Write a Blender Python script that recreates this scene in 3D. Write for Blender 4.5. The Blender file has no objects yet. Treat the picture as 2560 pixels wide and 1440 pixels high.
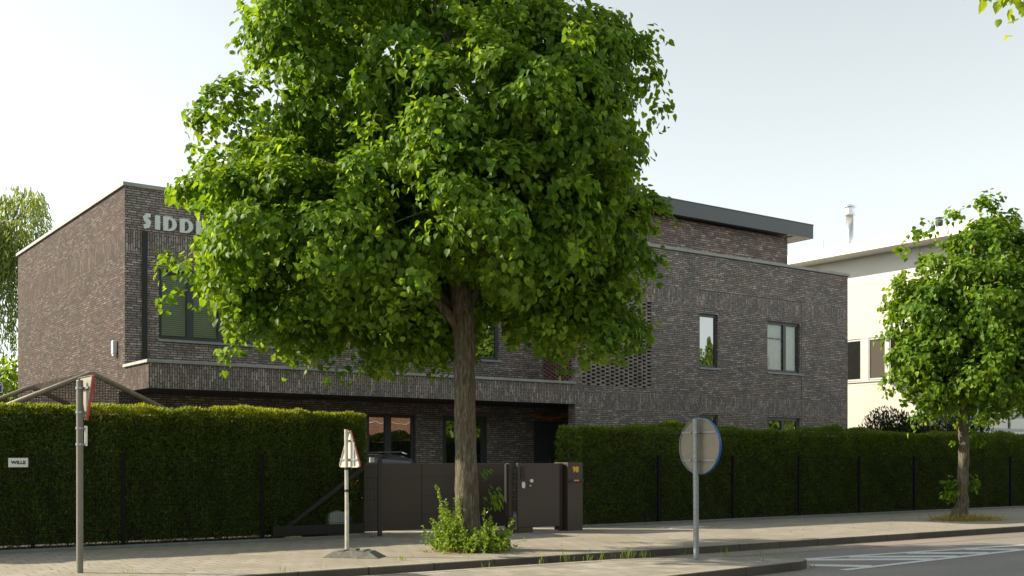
import bpy, bmesh, math, random
import numpy as np
from mathutils import Vector, Matrix

# ------------------------------------------------------------------ scene, camera, light
S = bpy.context.scene
COL = S.collection
R = math.radians
YAW = R(54.3)                                    # view axis, counter-clockwise from the street (+X)
cam_d = bpy.data.cameras.new("camera")
cam = bpy.data.objects.new("camera", cam_d)
COL.objects.link(cam)
cam.location = (0, 0, 1.4)
cam.rotation_euler = (R(90), 0, YAW - R(90))
cam_d.sensor_width = 36.0
cam_d.lens = 36.0 * 2790 / 2560
cam_d.shift_y = 431 / 2560
cam_d.clip_end = 2000
S.camera = cam

SUN_EL, SUN_X, SUN_Y = R(29.5), -0.75, 0.66      # towards the sun
w = bpy.data.worlds.new("World")
S.world = w
w.use_nodes = True
nt = w.node_tree
nt.nodes.clear()
sky = nt.nodes.new("ShaderNodeTexSky")
sky.sky_type = 'NISHITA'
sky.sun_disc = False
sky.sun_elevation = SUN_EL
sky.sun_rotation = math.atan2(SUN_X, SUN_Y)
sky.air_density = 1.0
sky.dust_density = 0.7
sky.ozone_density = 1.0
hs = nt.nodes.new("ShaderNodeHueSaturation")
hs.inputs["Saturation"].default_value = 0.22
bg = nt.nodes.new("ShaderNodeBackground")
bg.inputs["Strength"].default_value = 0.125
wo = nt.nodes.new("ShaderNodeOutputWorld")
nt.links.new(sky.outputs[0], hs.inputs["Color"])
tint = nt.nodes.new("ShaderNodeMix")             # hazy, faintly warm white balance of the whole sky
tint.data_type = 'RGBA'
tint.blend_type = 'MULTIPLY'
tint.inputs[0].default_value = 1.0
tint.inputs[7].default_value = (0.965, 1.0, 0.955, 1)
nt.links.new(hs.outputs[0], tint.inputs[6])
nt.links.new(tint.outputs[2], bg.inputs["Color"])
nt.links.new(bg.outputs[0], wo.inputs["Surface"])
sun_d = bpy.data.lights.new("sun", 'SUN')
sun_d.energy = 4.6
sun_d.angle = R(0.6)
sun_d.color = (1.0, 0.87, 0.66)
sun = bpy.data.objects.new("sun", sun_d)
COL.objects.link(sun)
dvec = Vector((SUN_X * math.cos(SUN_EL), SUN_Y * math.cos(SUN_EL), math.sin(SUN_EL)))
sun.rotation_euler = dvec.to_track_quat('Z', 'Y').to_euler()
S.view_settings.view_transform = 'Standard'
S.view_settings.look = 'None'
S.view_settings.gamma = 1.0
S.view_settings.exposure = 0.95
S.cycles.max_bounces = 8
S.cycles.transparent_max_bounces = 12

rng = np.random.RandomState(7)
random.seed(7)

# ------------------------------------------------------------------ helpers
def tag(o, label=None, cat=None, group=None, kind=None):
    if label: o["label"] = label
    if cat: o["category"] = cat
    if group: o["group"] = group
    if kind: o["kind"] = kind
    return o

def empty(name, loc, label, cat, group=None, rz=0.0):
    o = bpy.data.objects.new(name, None)
    o.empty_display_size = 0.2
    COL.objects.link(o)
    o.location = loc
    o.rotation_euler = (0, 0, rz)
    return tag(o, label, cat, group)

class MB:
    """Collects shapes in world metres and links them as one mesh object."""
    def __init__(s):
        s.v, s.f, s.uv = [], [], []
    def face(s, pts, uvs=None):
        i = len(s.v)
        s.v += [tuple(p) for p in pts]
        s.f.append(tuple(range(i, i + len(pts))))
        s.uv.append(uvs if uvs else [(0, 0)] * len(pts))
    def box(s, x0, x1, y0, y1, z0, z1, rz=0.0, piv=None, vert=False):
        P = [(x, y, z) for z in (z0, z1) for y in (y0, y1) for x in (x0, x1)]
        if rz:
            px, py = piv if piv else ((x0 + x1) / 2, (y0 + y1) / 2)
            c, n = math.cos(rz), math.sin(rz)
            P = [(px + (x - px) * c - (y - py) * n, py + (x - px) * n + (y - py) * c, z) for x, y, z in P]
        Q = [(x, y, z) for z in (z0, z1) for y in (y0, y1) for x in (x0, x1)]
        for q, ax in (((0, 1, 5, 4), 'y'), ((3, 2, 6, 7), 'y'), ((2, 0, 4, 6), 'x'), ((1, 3, 7, 5), 'x'), ((4, 5, 7, 6), 'z'), ((2, 3, 1, 0), 'z')):
            if ax == 'y': uv = [(Q[k][0], Q[k][2]) for k in q]
            elif ax == 'x': uv = [(Q[k][1], Q[k][2]) for k in q]
            else: uv = [(Q[k][0], Q[k][1]) for k in q]
            if vert: uv = [(b, a) for a, b in uv]
            s.face([P[k] for k in q], uv)
    def tube(s, pts, rad, n=10, cap=True):
        pts = [Vector(p) for p in pts]
        if not hasattr(rad, '__len__'): rad = [rad] * len(pts)
        rings = []
        up = Vector((0.31, 0.17, 0.93)).normalized()
        a = None
        for k, p in enumerate(pts):
            t = (pts[min(k + 1, len(pts) - 1)] - pts[max(k - 1, 0)]).normalized()
            if a is None:
                a = t.cross(up)
                if a.length < 0.05: a = t.cross(Vector((1, 0, 0)))
            a = (a - t * a.dot(t)).normalized()
            b = t.cross(a)
            rings.append([p + (a * math.cos(2 * math.pi * j / n) + b * math.sin(2 * math.pi * j / n)) * rad[k] for j in range(n)])
        i = len(s.v)
        ln = 0.0
        for k, rg in enumerate(rings):
            s.v += [tuple(q) for q in rg]
        for k in range(len(rings) - 1):
            dl = (pts[k + 1] - pts[k]).length
            for j in range(n):
                j2 = (j + 1) % n
                s.f.append((i + k * n + j, i + k * n + j2, i + (k + 1) * n + j2, i + (k + 1) * n + j))
                s.uv.append([(j / n, ln), ((j + 1) / n, ln), ((j + 1) / n, ln + dl), (j / n, ln + dl)])
            ln += dl
        if cap:
            for rg, rev in ((0, True), (len(rings) - 1, False)):
                q = [i + rg * n + j for j in range(n)]
                s.f.append(tuple(q[::-1] if rev else q))
                s.uv.append([(0, 0)] * n)
    def prism(s, poly, axis, a, b):
        """poly in 2D, extruded along axis 'x','y' or 'z' from a to b."""
        def P(p, t):
            if axis == 'x': return (t, p[0], p[1])
            if axis == 'y': return (p[0], t, p[1])
            return (p[0], p[1], t)
        n = len(poly)
        s.face([P(p, a) for p in poly], [tuple(p) for p in poly])
        s.face([P(p, b) for p in reversed(poly)], [tuple(p) for p in reversed(poly)])
        for k in range(n):
            p, q = poly[k], poly[(k + 1) % n]
            s.face([P(p, a), P(p, b), P(q, b), P(q, a)], [(0, 0), (0, abs(b - a)), (1, abs(b - a)), (1, 0)])
    def ringprism(s, outer, inner, axis, a, b):
        def P(p, t):
            if axis == 'x': return (t, p[0], p[1])
            if axis == 'y': return (p[0], t, p[1])
            return (p[0], p[1], t)
        n = len(outer)
        for k in range(n):
            o, o2, i, i2 = outer[k], outer[(k + 1) % n], inner[k], inner[(k + 1) % n]
            s.face([P(o, a), P(o2, a), P(i2, a), P(i, a)])
            s.face([P(o, b), P(i, b), P(i2, b), P(o2, b)])
            s.face([P(o, a), P(o, b), P(o2, b), P(o2, a)])
            s.face([P(i, a), P(i2, a), P(i2, b), P(i, b)])
    def wall(s, plane, c, u0, u1, z0, z1, holes=(), bands=(), depth=0.12):
        """vertical wall: plane 'y' (y=c, facing -Y) or 'x' (x=c, facing -X) with openings, reveals, soldier bands."""
        us = sorted({u0, u1, *[h[0] for h in holes], *[h[1] for h in holes]})
        zs = sorted({z0, z1, *[h[2] for h in holes], *[h[3] for h in holes], *[b[0] for b in bands], *[b[1] for b in bands]})
        us = [u for u in us if u0 <= u <= u1]
        zs = [z for z in zs if z0 <= z <= z1]
        def P(u, z, d=0.0): return (u, c + d, z) if plane == 'y' else (c + d, u, z)
        for a, b in zip(us, us[1:]):
            for e, f in zip(zs, zs[1:]):
                mu, mz = (a + b) / 2, (e + f) / 2
                if any(h[0] < mu < h[1] and h[2] < mz < h[3] for h in holes): continue
                uv = [(a, e), (b, e), (b, f), (a, f)]
                if any(q[0] < mz < q[1] for q in bands): uv = [(z, u) for u, z in uv]
                s.face([P(a, e), P(b, e), P(b, f), P(a, f)], uv)
        for h in holes:
            a, b, e, f = h[:4]
            d = h[4] if len(h) > 4 else depth
            for (p, q, r_, t) in (((a, e), (a, f), 1, 0), ((b, f), (b, e), 1, 0), ((a, f), (b, f), 0, 1), ((b, e), (a, e), 0, 1)):
                if r_: uv = [(0, p[1]), (0, q[1]), (d, q[1]), (d, p[1])]
                else: uv = [(p[0], 0), (q[0], 0), (q[0], d), (p[0], d)]
                s.face([P(*p), P(*q), P(*q, d), P(*p, d)], uv)
    def build(s, name, mat, parent=None, smooth=False, bevel=0.0, recalc=True):
        me = bpy.data.meshes.new(name)
        me.from_pydata(s.v, [], s.f)
        uvl = me.uv_layers.new(name="UVMap")
        flat = [c for fuv in s.uv for p in fuv for c in p]
        uvl.data.foreach_set("uv", flat)
        bm = bmesh.new()
        bm.from_mesh(me)
        bmesh.ops.remove_doubles(bm, verts=bm.verts, dist=1e-5)
        if recalc: bmesh.ops.recalc_face_normals(bm, faces=bm.faces)
        bm.to_mesh(me)
        bm.free()
        if smooth:
            me.polygons.foreach_set("use_smooth", [True] * len(me.polygons))
        me.materials.append(mat)
        o = bpy.data.objects.new(name, me)
        COL.objects.link(o)
        if bevel:
            m = o.modifiers.new("bevel", 'BEVEL')
            m.width = bevel
            m.segments = 2
            m.limit_method = 'ANGLE'
        attach(o, parent)
        return o

def attach(o, parent):
    if parent is None: return
    o.parent = parent
    def world(p):
        m = Matrix.LocRotScale(p.location, p.rotation_euler, p.scale)
        return world(p.parent) @ p.matrix_parent_inverse @ m if p.parent else m
    o.matrix_parent_inverse = world(parent).inverted()

def quads_object(name, V, F, mat, parent=None, smooth=False, k=4):
    """fast numpy mesh of k-gons"""
    me = bpy.data.meshes.new(name)
    V = np.ascontiguousarray(V, dtype=np.float32)
    F = np.ascontiguousarray(F, dtype=np.int32)
    me.vertices.add(len(V))
    me.vertices.foreach_set("co", V.ravel())
    me.loops.add(F.size)
    me.loops.foreach_set("vertex_index", F.ravel())
    me.polygons.add(len(F))
    me.polygons.foreach_set("loop_start", np.arange(0, F.size, k, dtype=np.int32))
    me.polygons.foreach_set("loop_total", np.full(len(F), k, dtype=np.int32))
    me.update(calc_edges=True)
    me.validate()
    if smooth: me.polygons.foreach_set("use_smooth", [True] * len(F))
    me.materials.append(mat)
    o = bpy.data.objects.new(name, me)
    COL.objects.link(o)
    attach(o, parent)
    return o

def unit(a):
    return a / np.maximum(np.linalg.norm(a, axis=1, keepdims=True), 1e-6)

def leaf_mesh(P, T, N, L, W, fold=0.25, curl=0.25):
    """heart leaves: base P, tip direction T, blade normal N, length L, width W -> verts, quads"""
    T = unit(T)
    B = unit(np.cross(N, T))
    N = np.cross(T, B)
    n = len(P)
    L = L[:, None]; W = W[:, None]
    cv = rng.uniform(-.1, 1, (n, 1)) * curl
    def pt(t, b, f): return P + T * (t * L) + B * (b * W) + N * (f * W - cv * L * t * t)
    V = np.stack([pt(0.06, 0, 0), pt(-.04, .34, fold * .5), pt(.42, .52, fold), pt(1.0, 0, 0), pt(.42, -.52, fold), pt(-.04, -.34, fold * .5)], 1)
    i = np.arange(n)[:, None] * 6
    F = np.concatenate([i + np.array([[0, 1, 2, 3]]), i + np.array([[0, 3, 4, 5]])], 1).reshape(-1, 4)
    return V.reshape(-1, 3), F

def leaf_mesh_fine(P, T, N, L, W, fold=0.22, curl=0.25):
    """rounder heart leaf with a midrib, for leaves close to the camera"""
    T = unit(T)
    B = unit(np.cross(N, T))
    N = np.cross(T, B)
    n = len(P)
    L = L[:, None]; W = W[:, None]
    cv = rng.uniform(-.1, 1, (n, 1)) * curl
    def pt(t, b, f): return P + T * (t * L) + B * (b * W) + N * (f * W - cv * L * t * t)
    half = [(-.05, .24, .4), (.16, .47, .8), (.48, .44, .75), (.78, .20, .35)]
    V = [pt(.03, 0, 0), pt(.2, 0, 0), pt(.5, 0, 0), pt(1, 0, 0)] + [pt(a, b, f * fold) for a, b, f in half] + [pt(a, -b, f * fold) for a, b, f in half]
    V = np.stack(V, 1)
    q = np.array([[0, 1, 5, 4], [1, 2, 6, 5], [2, 3, 7, 6], [0, 8, 9, 1], [1, 9, 10, 2], [2, 10, 11, 3]])
    F = (np.arange(n)[:, None, None] * 12 + q[None]).reshape(-1, 4)
    return V.reshape(-1, 3), F

def blade_mesh(P, T, N, L, W):
    T = unit(T)
    B = unit(np.cross(N, T))
    L = L[:, None]; W = W[:, None]
    V = np.stack([P - B * W * .25, P + B * W * .25 , P + T * L * .6 + B * W * .5, P + T * L, P + T * L * .6 - B * W * .5], 1)
    n = len(P)
    i = np.arange(n)[:, None] * 5
    F = np.concatenate([i + np.array([[0, 1, 2, 4]]), i + np.array([[4, 2, 3, 3]])], 1)
    # two quads (second one degenerate-free: use midpoint of tip edge)
    V = np.concatenate([V, (V[:, 3:4] + V[:, 2:3]) / 2], 1)
    i = np.arange(n)[:, None] * 6
    F = np.concatenate([i + np.array([[0, 1, 2, 4]]), i + np.array([[4, 2, 5, 3]])], 1).reshape(-1, 4)
    return V.reshape(-1, 3), F

def noise3(P, s, seed):
    r = np.random.RandomState(seed)
    out = np.zeros(len(P))
    for k in range(6):
        d = unit(r.normal(size=(1, 3)))[0] * s * r.uniform(.7, 1.6)
        out += np.sin(P @ d + r.uniform(0, 6.28))
    return out / 6 ** .5

def text_mesh(name, body, size, loc, rot, mat, parent, extrude=0.004, bold=0.0, sx=1.0):
    cu = bpy.data.curves.new(name, 'FONT')
    cu.body = body
    cu.size = size
    cu.extrude = extrude
    cu.offset = bold
    cu.align_x = 'CENTER'
    cu.align_y = 'CENTER'
    tmp = bpy.data.objects.new(name + "_tmp", cu)
    COL.objects.link(tmp)
    bpy.context.view_layer.update()
    me = bpy.data.meshes.new_from_object(tmp.evaluated_get(bpy.context.evaluated_depsgraph_get()))
    bpy.data.objects.remove(tmp)
    bpy.data.curves.remove(cu)
    me.name = name
    M = Matrix.LocRotScale(Vector(loc), None, None) @ rot.to_4x4() @ Matrix.Diagonal((sx, 1, 1, 1))
    me.transform(M)
    me.materials.clear()
    me.materials.append(mat)
    o = bpy.data.objects.new(name, me)
    COL.objects.link(o)
    attach(o, parent)
    return o
ROT_FRONT = Matrix.Rotation(R(90), 3, 'X')          # lettering upright, read from -Y

# ------------------------------------------------------------------ materials
M = {}
def mat(name):
    m = bpy.data.materials.new(name)
    m.use_nodes = True
    n = m.node_tree
    n.nodes.clear()
    out = n.nodes.new("ShaderNodeOutputMaterial")
    b = n.nodes.new("ShaderNodeBsdfPrincipled")
    n.links.new(b.outputs[0], out.inputs[0])
    M[name] = m
    return m, n, b, out
def nd(n, t, **kw):
    x = n.nodes.new(t)
    for k, v in kw.items():
        if k in x.inputs: x.inputs[k].default_value = v
        else: setattr(x, k, v)
    return x
def ramp(n, src, stops):
    r_ = n.nodes.new("ShaderNodeValToRGB")
    e = r_.color_ramp.elements
    while len(e) < len(stops): e.new(0.5)
    for k, (p, c) in enumerate(stops):
        e[k].position = p
        e[k].color = (*c, 1) if len(c) == 3 else c
    n.links.new(src, r_.inputs[0])
    return r_
def mix(n, f, a, b, mode='MIX'):
    x = n.nodes.new("ShaderNodeMix")
    x.data_type = 'RGBA'
    x.blend_type = mode
    for s_, v in ((x.inputs[0], f), (x.inputs[6], a), (x.inputs[7], b)):
        if hasattr(v, 'is_linked') or isinstance(v, bpy.types.NodeSocket): n.links.new(v, s_)
        elif isinstance(v, tuple): s_.default_value = (*v, 1) if len(v) == 3 else v
        else: s_.default_value = v
    return x.outputs[2]
def obco(n):
    g = n.nodes.new("ShaderNodeNewGeometry")
    return g.outputs["Position"]

def plain(name, col, rough=.5, metal=0.0, var=.12, scale=6.0, bump=0.0, spec=.5):
    m, n, b, o = mat(name)
    t = nd(n, "ShaderNodeTexNoise", Scale=scale, Detail=5.0, Roughness=.6)
    n.links.new(obco(n), t.inputs["Vector"])
    lo = tuple(c * (1 - var) for c in col); hi = tuple(min(1, c * (1 + var)) for c in col)
    r_ = ramp(n, t.outputs[0], [(.3, lo), (.7, hi)])
    n.links.new(r_.outputs[0], b.inputs["Base Color"])
    b.inputs["Roughness"].default_value = rough
    b.inputs["Metallic"].default_value = metal
    b.inputs["Specular IOR Level"].default_value = spec
    if bump:
        bp = nd(n, "ShaderNodeBump", Strength=.5, Distance=bump)
        n.links.new(t.outputs[0], bp.inputs["Height"])
        n.links.new(bp.outputs[0], b.inputs["Normal"])
    return m

def brick(name, c1, c2, mortar, pale, w=.20, h=.052, speck=.0, spec=.35):
    m, n, b, o = mat(name)
    uv = n.nodes.new("ShaderNodeUVMap")
    t = nd(n, "ShaderNodeTexBrick", Scale=1.0)
    t.offset = .41; t.offset_frequency = 2; t.squash = .8; t.squash_frequency = 3
    t.inputs["Brick Width"].default_value = w
    t.inputs["Row Height"].default_value = h
    t.inputs["Mortar Size"].default_value = .0085
    t.inputs["Mortar Smooth"].default_value = .2
    t.inputs["Bias"].default_value = -.05
    t.inputs["Color1"].default_value = (0, 0, 0, 1)
    t.inputs["Color2"].default_value = (1, 1, 1, 1)
    t.inputs["Mortar"].default_value = (.5, .5, .5, 1)
    n.links.new(uv.outputs[0], t.inputs["Vector"])
    tone = ramp(n, t.outputs["Color"], [(0.0, c1), (.45, tuple((a + b_) / 2 for a, b_ in zip(c1, c2))), (.8, c2), (1.0, pale)])
    # blotches: firings with redder or greyer batches
    nz = nd(n, "ShaderNodeTexNoise", Scale=1.3, Detail=3.0)
    n.links.new(uv.outputs[0], nz.inputs["Vector"])
    bl = ramp(n, nz.outputs[0], [(.35, (.84, .86, .88)), (.65, (1.15, 1.06, 1.01))])
    c = mix(n, 1.0, tone.outputs[0], bl.outputs[0], 'MULTIPLY')
    fine = nd(n, "ShaderNodeTexNoise", Scale=38.0, Detail=4.0)
    mp = nd(n, "ShaderNodeMapping")
    mp.inputs["Scale"].default_value = (.35, 1.0, 1.0)
    n.links.new(uv.outputs[0], mp.inputs["Vector"])
    n.links.new(mp.outputs[0], fine.inputs["Vector"])
    fr = ramp(n, fine.outputs[0], [(.3, (.65, .65, .65)), (.7, (1.35, 1.35, 1.35))])
    c = mix(n, 1.0, c, fr.outputs[0], 'MULTIPLY')
    if speck:
        vo = nd(n, "ShaderNodeTexNoise", Scale=11.0, Detail=2.0)
        n.links.new(uv.outputs[0], vo.inputs["Vector"])
        sp = ramp(n, vo.outputs[0], [(.70, (0, 0, 0)), (.74, (1, 1, 1))])
        c = mix(n, sp.outputs[0], c, (.26, .25, .235))
    c = mix(n, t.outputs["Fac"], c, mortar)
    n.links.new(c, b.inputs["Base Color"])
    b.inputs["Roughness"].default_value = .7
    b.inputs["Specular IOR Level"].default_value = spec
    inv = nd(n, "ShaderNodeMath", operation='SUBTRACT')
    inv.inputs[0].default_value = 1.0
    n.links.new(t.outputs["Fac"], inv.inputs[1])
    ad = nd(n, "ShaderNodeMath", operation='MULTIPLY_ADD')
    n.links.new(fine.outputs[0], ad.inputs[0])
    ad.inputs[1].default_value = .55
    n.links.new(inv.outputs[0], ad.inputs[2])
    ad2 = nd(n, "ShaderNodeMath", operation='MULTIPLY_ADD')
    n.links.new(t.outputs["Color"], ad2.inputs[0])
    ad2.inputs[1].default_value = .35
    n.links.new(ad.outputs[0], ad2.inputs[2])
    bp = nd(n, "ShaderNodeBump", Strength=.8, Distance=.009)
    n.links.new(ad2.outputs[0], bp.inputs["Height"])
    n.links.new(bp.outputs[0], b.inputs["Normal"])
    return m

brick("brick_dark", (.200, .172, .158), (.335, .304, .282), (.050, .046, .043), (.50, .475, .445), speck=.0)
brick("brick_side", (.058, .042, .036), (.114, .088, .076), (.046, .040, .036), (.17, .155, .14), speck=1.0, spec=.08)  # same brick as the front, colour darkened to hold down the sunlit side
brick("brick_penthouse", (.175, .133, .118), (.345, .285, .255), (.050, .045, .041), (.50, .45, .41), w=.22, h=.066)
brick("brick_red", (.20, .075, .05), (.33, .13, .085), (.30, .27, .23), (.38, .2, .15), w=.22, h=.065)
plain("screen_brick", (.21, .18, .165), .6, var=.5, scale=3.1, bump=.01)
plain("screen_brick_red", (.17, .098, .086), .6, var=.35, scale=3.1, bump=.01)
plain("coping", (.30, .31, .29), .55, var=.18, scale=2.2)
plain("fascia_zinc", (.055, .066, .072), .38, var=.06, scale=1.2)
plain("soffit_white", (.72, .70, .66), .6, var=.04)
plain("frame_grey", (.036, .042, .045), .4, var=.06)
plain("sill_stone", (.24, .26, .26), .5, var=.12)
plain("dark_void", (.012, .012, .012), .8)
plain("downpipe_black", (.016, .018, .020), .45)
plain("roof_felt", (.06, .06, .06), .85)
plain("door_grey", (.075, .085, .088), .45)
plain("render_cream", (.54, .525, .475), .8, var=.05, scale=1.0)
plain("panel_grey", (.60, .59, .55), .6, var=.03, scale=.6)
plain("render_white", (.74, .75, .74), .8, var=.04, scale=1.0)
plain("roof_trim", (.66, .64, .60), .5, var=.04)
plain("alu_light", (.42, .43, .44), .45, metal=.1, var=.06)
plain("steel_bright", (.62, .63, .64), .25, metal=.85, var=.08, scale=9)
plain("skylight_white", (.80, .81, .82), .35, var=.03)
plain("gate_brown", (.054, .042, .034), .42, var=.07, scale=1.5)
plain("gate_black", (.016, .016, .015), .45)
plain("panel_aubergine", (.034, .024, .030), .3)
plain("fence_black", (.010, .011, .010), .8, spec=.15)
plain("galvanised", (.24, .265, .28), .45, metal=.3, var=.22, scale=26)
plain("pole_paint", (.17, .16, .135), .55, var=.14, scale=9)
plain("pole_alu", (.52, .50, .44), .35, metal=.35, var=.15, scale=14)
plain("sign_back", (.22, .195, .15), .55, var=.10, scale=7)
plain("sign_back_pale", (.50, .48, .42), .5, var=.14, scale=8)
plain("sign_red", (.50, .020, .022), .4)
plain("sign_blue", (.012, .085, .34), .35)
plain("sign_white", (.78, .78, .76), .4, var=.03)
plain("plate_pale", (.72, .76, .72), .45, var=.04)
plain("plate_blue", (.018, .040, .12), .4)
plain("letter_white", (.68, .74, .72), .45, var=.03)
plain("letter_black", (.012, .012, .012), .5)
plain("gold", (.80, .50, .12), .3, metal=.6)
plain("copper_label", (.75, .28, .12), .35, metal=.3)
plain("base_rubber", (.15, .145, .125), .8, var=.3, scale=14, bump=.01)
plain("lamp_white", (.72, .72, .70), .35)
plain("tan_tube", (.22, .19, .145), .6, var=.15, scale=10)
plain("car_paint", (.012, .014, .018), .15, spec=.8)
plain("car_silver", (.45, .46, .48), .2, metal=.8)
plain("tyre", (.015, .015, .015), .8)
plain("plastic_grey", (.26, .29, .28), .5)
plain("stem_green", (.13, .16, .05), .6)
plain("marigold", (.55, .16, .015), .7, var=.4, scale=40)
plain("bark_dark", (.045, .034, .026), .9, var=.3, scale=9, bump=.02)
plain("soil", (.040, .026, .019), .95, var=.45, scale=14, bump=.03)
plain("edging", (.15, .16, .15), .8, var=.2, scale=5)
plain("render_brown", (.22, .17, .13), .8)
plain("straw", (.50, .36, .14), .7, var=.3, scale=20)
plain("concrete_light", (.50, .47, .42), .8, var=.14, scale=4)

def glass(name, ior, tint, wav=.002):
    m, n, b, o = mat(name)
    b.inputs["Base Color"].default_value = (*tint, 1)
    b.inputs["Roughness"].default_value = .012
    b.inputs["IOR"].default_value = ior
    t = nd(n, "ShaderNodeTexNoise", Scale=1.6, Detail=1.0)
    n.links.new(obco(n), t.inputs["Vector"])
    bp = nd(n, "ShaderNodeBump", Strength=.35, Distance=wav * 6)
    n.links.new(t.outputs[0], bp.inputs["Height"])
    n.links.new(bp.outputs[0], b.inputs["Normal"])
glass("glass_mirror", 3.4, (.010, .013, .012))
glass("glass_dim", 2.3, (.016, .018, .017))
glass("glass_brown", 1.9, (.10, .09, .075))
glass("car_glass", 1.7, (.006, .007, .008))
def clear_glass():
    m, n, b, o = mat("glass_clear")
    tr = nd(n, "ShaderNodeBsdfTransparent")
    tr.inputs[0].default_value = (.92, 1.0, .95, 1)
    gl = nd(n, "ShaderNodeBsdfGlossy", Roughness=.012)
    fr = nd(n, "ShaderNodeFresnel", IOR=1.75)
    ms = nd(n, "ShaderNodeMixShader")
    n.links.new(fr.outputs[0], ms.inputs[0])
    n.links.new(tr.outputs[0], ms.inputs[1])
    n.links.new(gl.outputs[0], ms.inputs[2])
    n.links.new(ms.outputs[0], o.inputs[0])
clear_glass()
plain("blind_slat", (.86, .90, .86), .55, var=.04)
plain("curtain", (.88, .90, .86), .8, var=.06)

def leafmat(name, dark, light, trans=.45, tcol=None, rough=.42, spec=.35, patch=False):
    m, n, b, o = mat(name)
    g = n.nodes.new("ShaderNodeNewGeometry")
    r_ = ramp(n, g.outputs["Random Per Island"], [(0.0, dark), (.75, tuple((a + c) / 2 for a, c in zip(dark, light))), (1.0, light)])
    colour = r_.outputs[0]
    if patch:       # whole shoots differ in age: yellower young ones, duller old ones
        t = nd(n, "ShaderNodeTexNoise", Scale=1.7, Detail=3.0)
        n.links.new(g.outputs["Position"], t.inputs["Vector"])
        pr_ = ramp(n, t.outputs[0], [(.32, (.68, .80, .85)), (.5, (1, 1, 1)), (.70, (1.25, 1.12, .95))])
        colour = mix(n, 1.0, colour, pr_.outputs[0], 'MULTIPLY')
    n.links.new(colour, b.inputs["Base Color"])
    b.inputs["Roughness"].default_value = rough
    b.inputs["Specular IOR Level"].default_value = spec
    tl = n.nodes.new("ShaderNodeBsdfTranslucent")
    tm = mix(n, 1.0, colour, tcol or (1.9, 1.7, .7), 'MULTIPLY')
    n.links.new(tm, tl.inputs[0])
    ms = nd(n, "ShaderNodeMixShader", Fac=trans)
    n.links.new(b.outputs[0], ms.inputs[1])
    n.links.new(tl.outputs[0], ms.inputs[2])
    n.links.new(ms.outputs[0], o.inputs[0])
leafmat("leaf_lime", (.066, .150, .012), (.245, .385, .044), .5, tcol=(1.65, 1.45, .5), spec=.22, rough=.5, patch=True)
leafmat("leaf_near", (.17, .27, .02), (.30, .40, .035), .5, tcol=(1.6, 1.4, .6))
leafmat("leaf_yew", (.042, .080, .007), (.115, .175, .017), .3, rough=.55)
leafmat("leaf_yew_tip", (.17, .225, .013), (.34, .36, .022), .4, rough=.55)
leafmat("leaf_yew_green", (.075, .125, .009), (.15, .21, .018), .35, rough=.55)
leafmat("leaf_willow", (.13, .19, .045), (.25, .32, .09), .5)
leafmat("leaf_shrub", (.014, .026, .007), (.035, .055, .014), .2)
leafmat("leaf_weed", (.11, .20, .02), (.25, .35, .04), .45)
leafmat("leaf_straw", (.22, .19, .05), (.40, .30, .10), .3)
leafmat("leaf_far", (.09, .16, .02), (.20, .28, .045), .4)

def barkmat():
    m, n, b, o = mat("bark")
    p = obco(n)
    mp = nd(n, "ShaderNodeMapping")
    mp.inputs["Scale"].default_value = (1, 1, .17)
    n.links.new(p, mp.inputs["Vector"])
    v = nd(n, "ShaderNodeTexNoise", Scale=34.0, Detail=6.0, Roughness=.65, Distortion=.4)
    n.links.new(mp.outputs[0], v.inputs["Vector"])
    v2 = nd(n, "ShaderNodeTexNoise", Scale=4.0, Detail=3.0)
    n.links.new(p, v2.inputs["Vector"])
    c = ramp(n, v.outputs[0], [(.34, (.040, .030, .020)), (.52, (.115, .096, .068)), (.72, (.25, .22, .165))])
    g = ramp(n, v2.outputs[0], [(.4, (1, 1, 1)), (.7, (.78, .86, .66))])
    cc = mix(n, 1.0, c.outputs[0], g.outputs[0], 'MULTIPLY')
    n.links.new(cc, b.inputs["Base Color"])
    b.inputs["Roughness"].default_value = .9
    bp = nd(n, "ShaderNodeBump", Strength=1.0, Distance=.03)
    n.links.new(v.outputs[0], bp.inputs["Height"])
    n.links.new(bp.outputs[0], b.inputs["Normal"])
barkmat()

def tilemat(name, ca, cb, joint, tw, th, dirt, mort=.006, off=.5, patchy=.5):
    m, n, b, o = mat(name)
    p = obco(n)
    t = nd(n, "ShaderNodeTexBrick", Scale=1.0)
    t.offset = off
    t.inputs["Brick Width"].default_value = tw
    t.inputs["Row Height"].default_value = th
    t.inputs["Mortar Size"].default_value = mort
    t.inputs["Color1"].default_value = (*ca, 1)
    t.inputs["Color2"].default_value = (*cb, 1)
    t.inputs["Mortar"].default_value = (*joint, 1)
    n.links.new(p, t.inputs["Vector"])
    a = nd(n, "ShaderNodeTexNoise", Scale=.9, Detail=6.0, Roughness=.65)
    n.links.new(p, a.inputs["Vector"])
    ar = ramp(n, a.outputs[0], [(.42, (0, 0, 0)), (.66, (1, 1, 1))])
    dm = nd(n, "ShaderNodeMath", operation='MULTIPLY')
    n.links.new(ar.outputs[0], dm.inputs[0])
    dm.inputs[1].default_value = patchy
    c = mix(n, dm.outputs[0], t.outputs["Color"], dirt)
    f = nd(n, "ShaderNodeTexNoise", Scale=45.0, Detail=5.0, Roughness=.7)
    n.links.new(p, f.inputs["Vector"])
    fr = ramp(n, f.outputs[0], [(.3, (.72, .72, .72)), (.7, (1.25, 1.25, 1.25))])
    c = mix(n, 1.0, c, fr.outputs[0], 'MULTIPLY')
    n.links.new(c, b.inputs["Base Color"])
    b.inputs["Roughness"].default_value = .85
    bp = nd(n, "ShaderNodeBump", Strength=.5, Distance=.006)
    n.links.new(f.outputs[0], bp.inputs["Height"])
    n.links.new(bp.outputs[0], b.inputs["Normal"])
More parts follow.
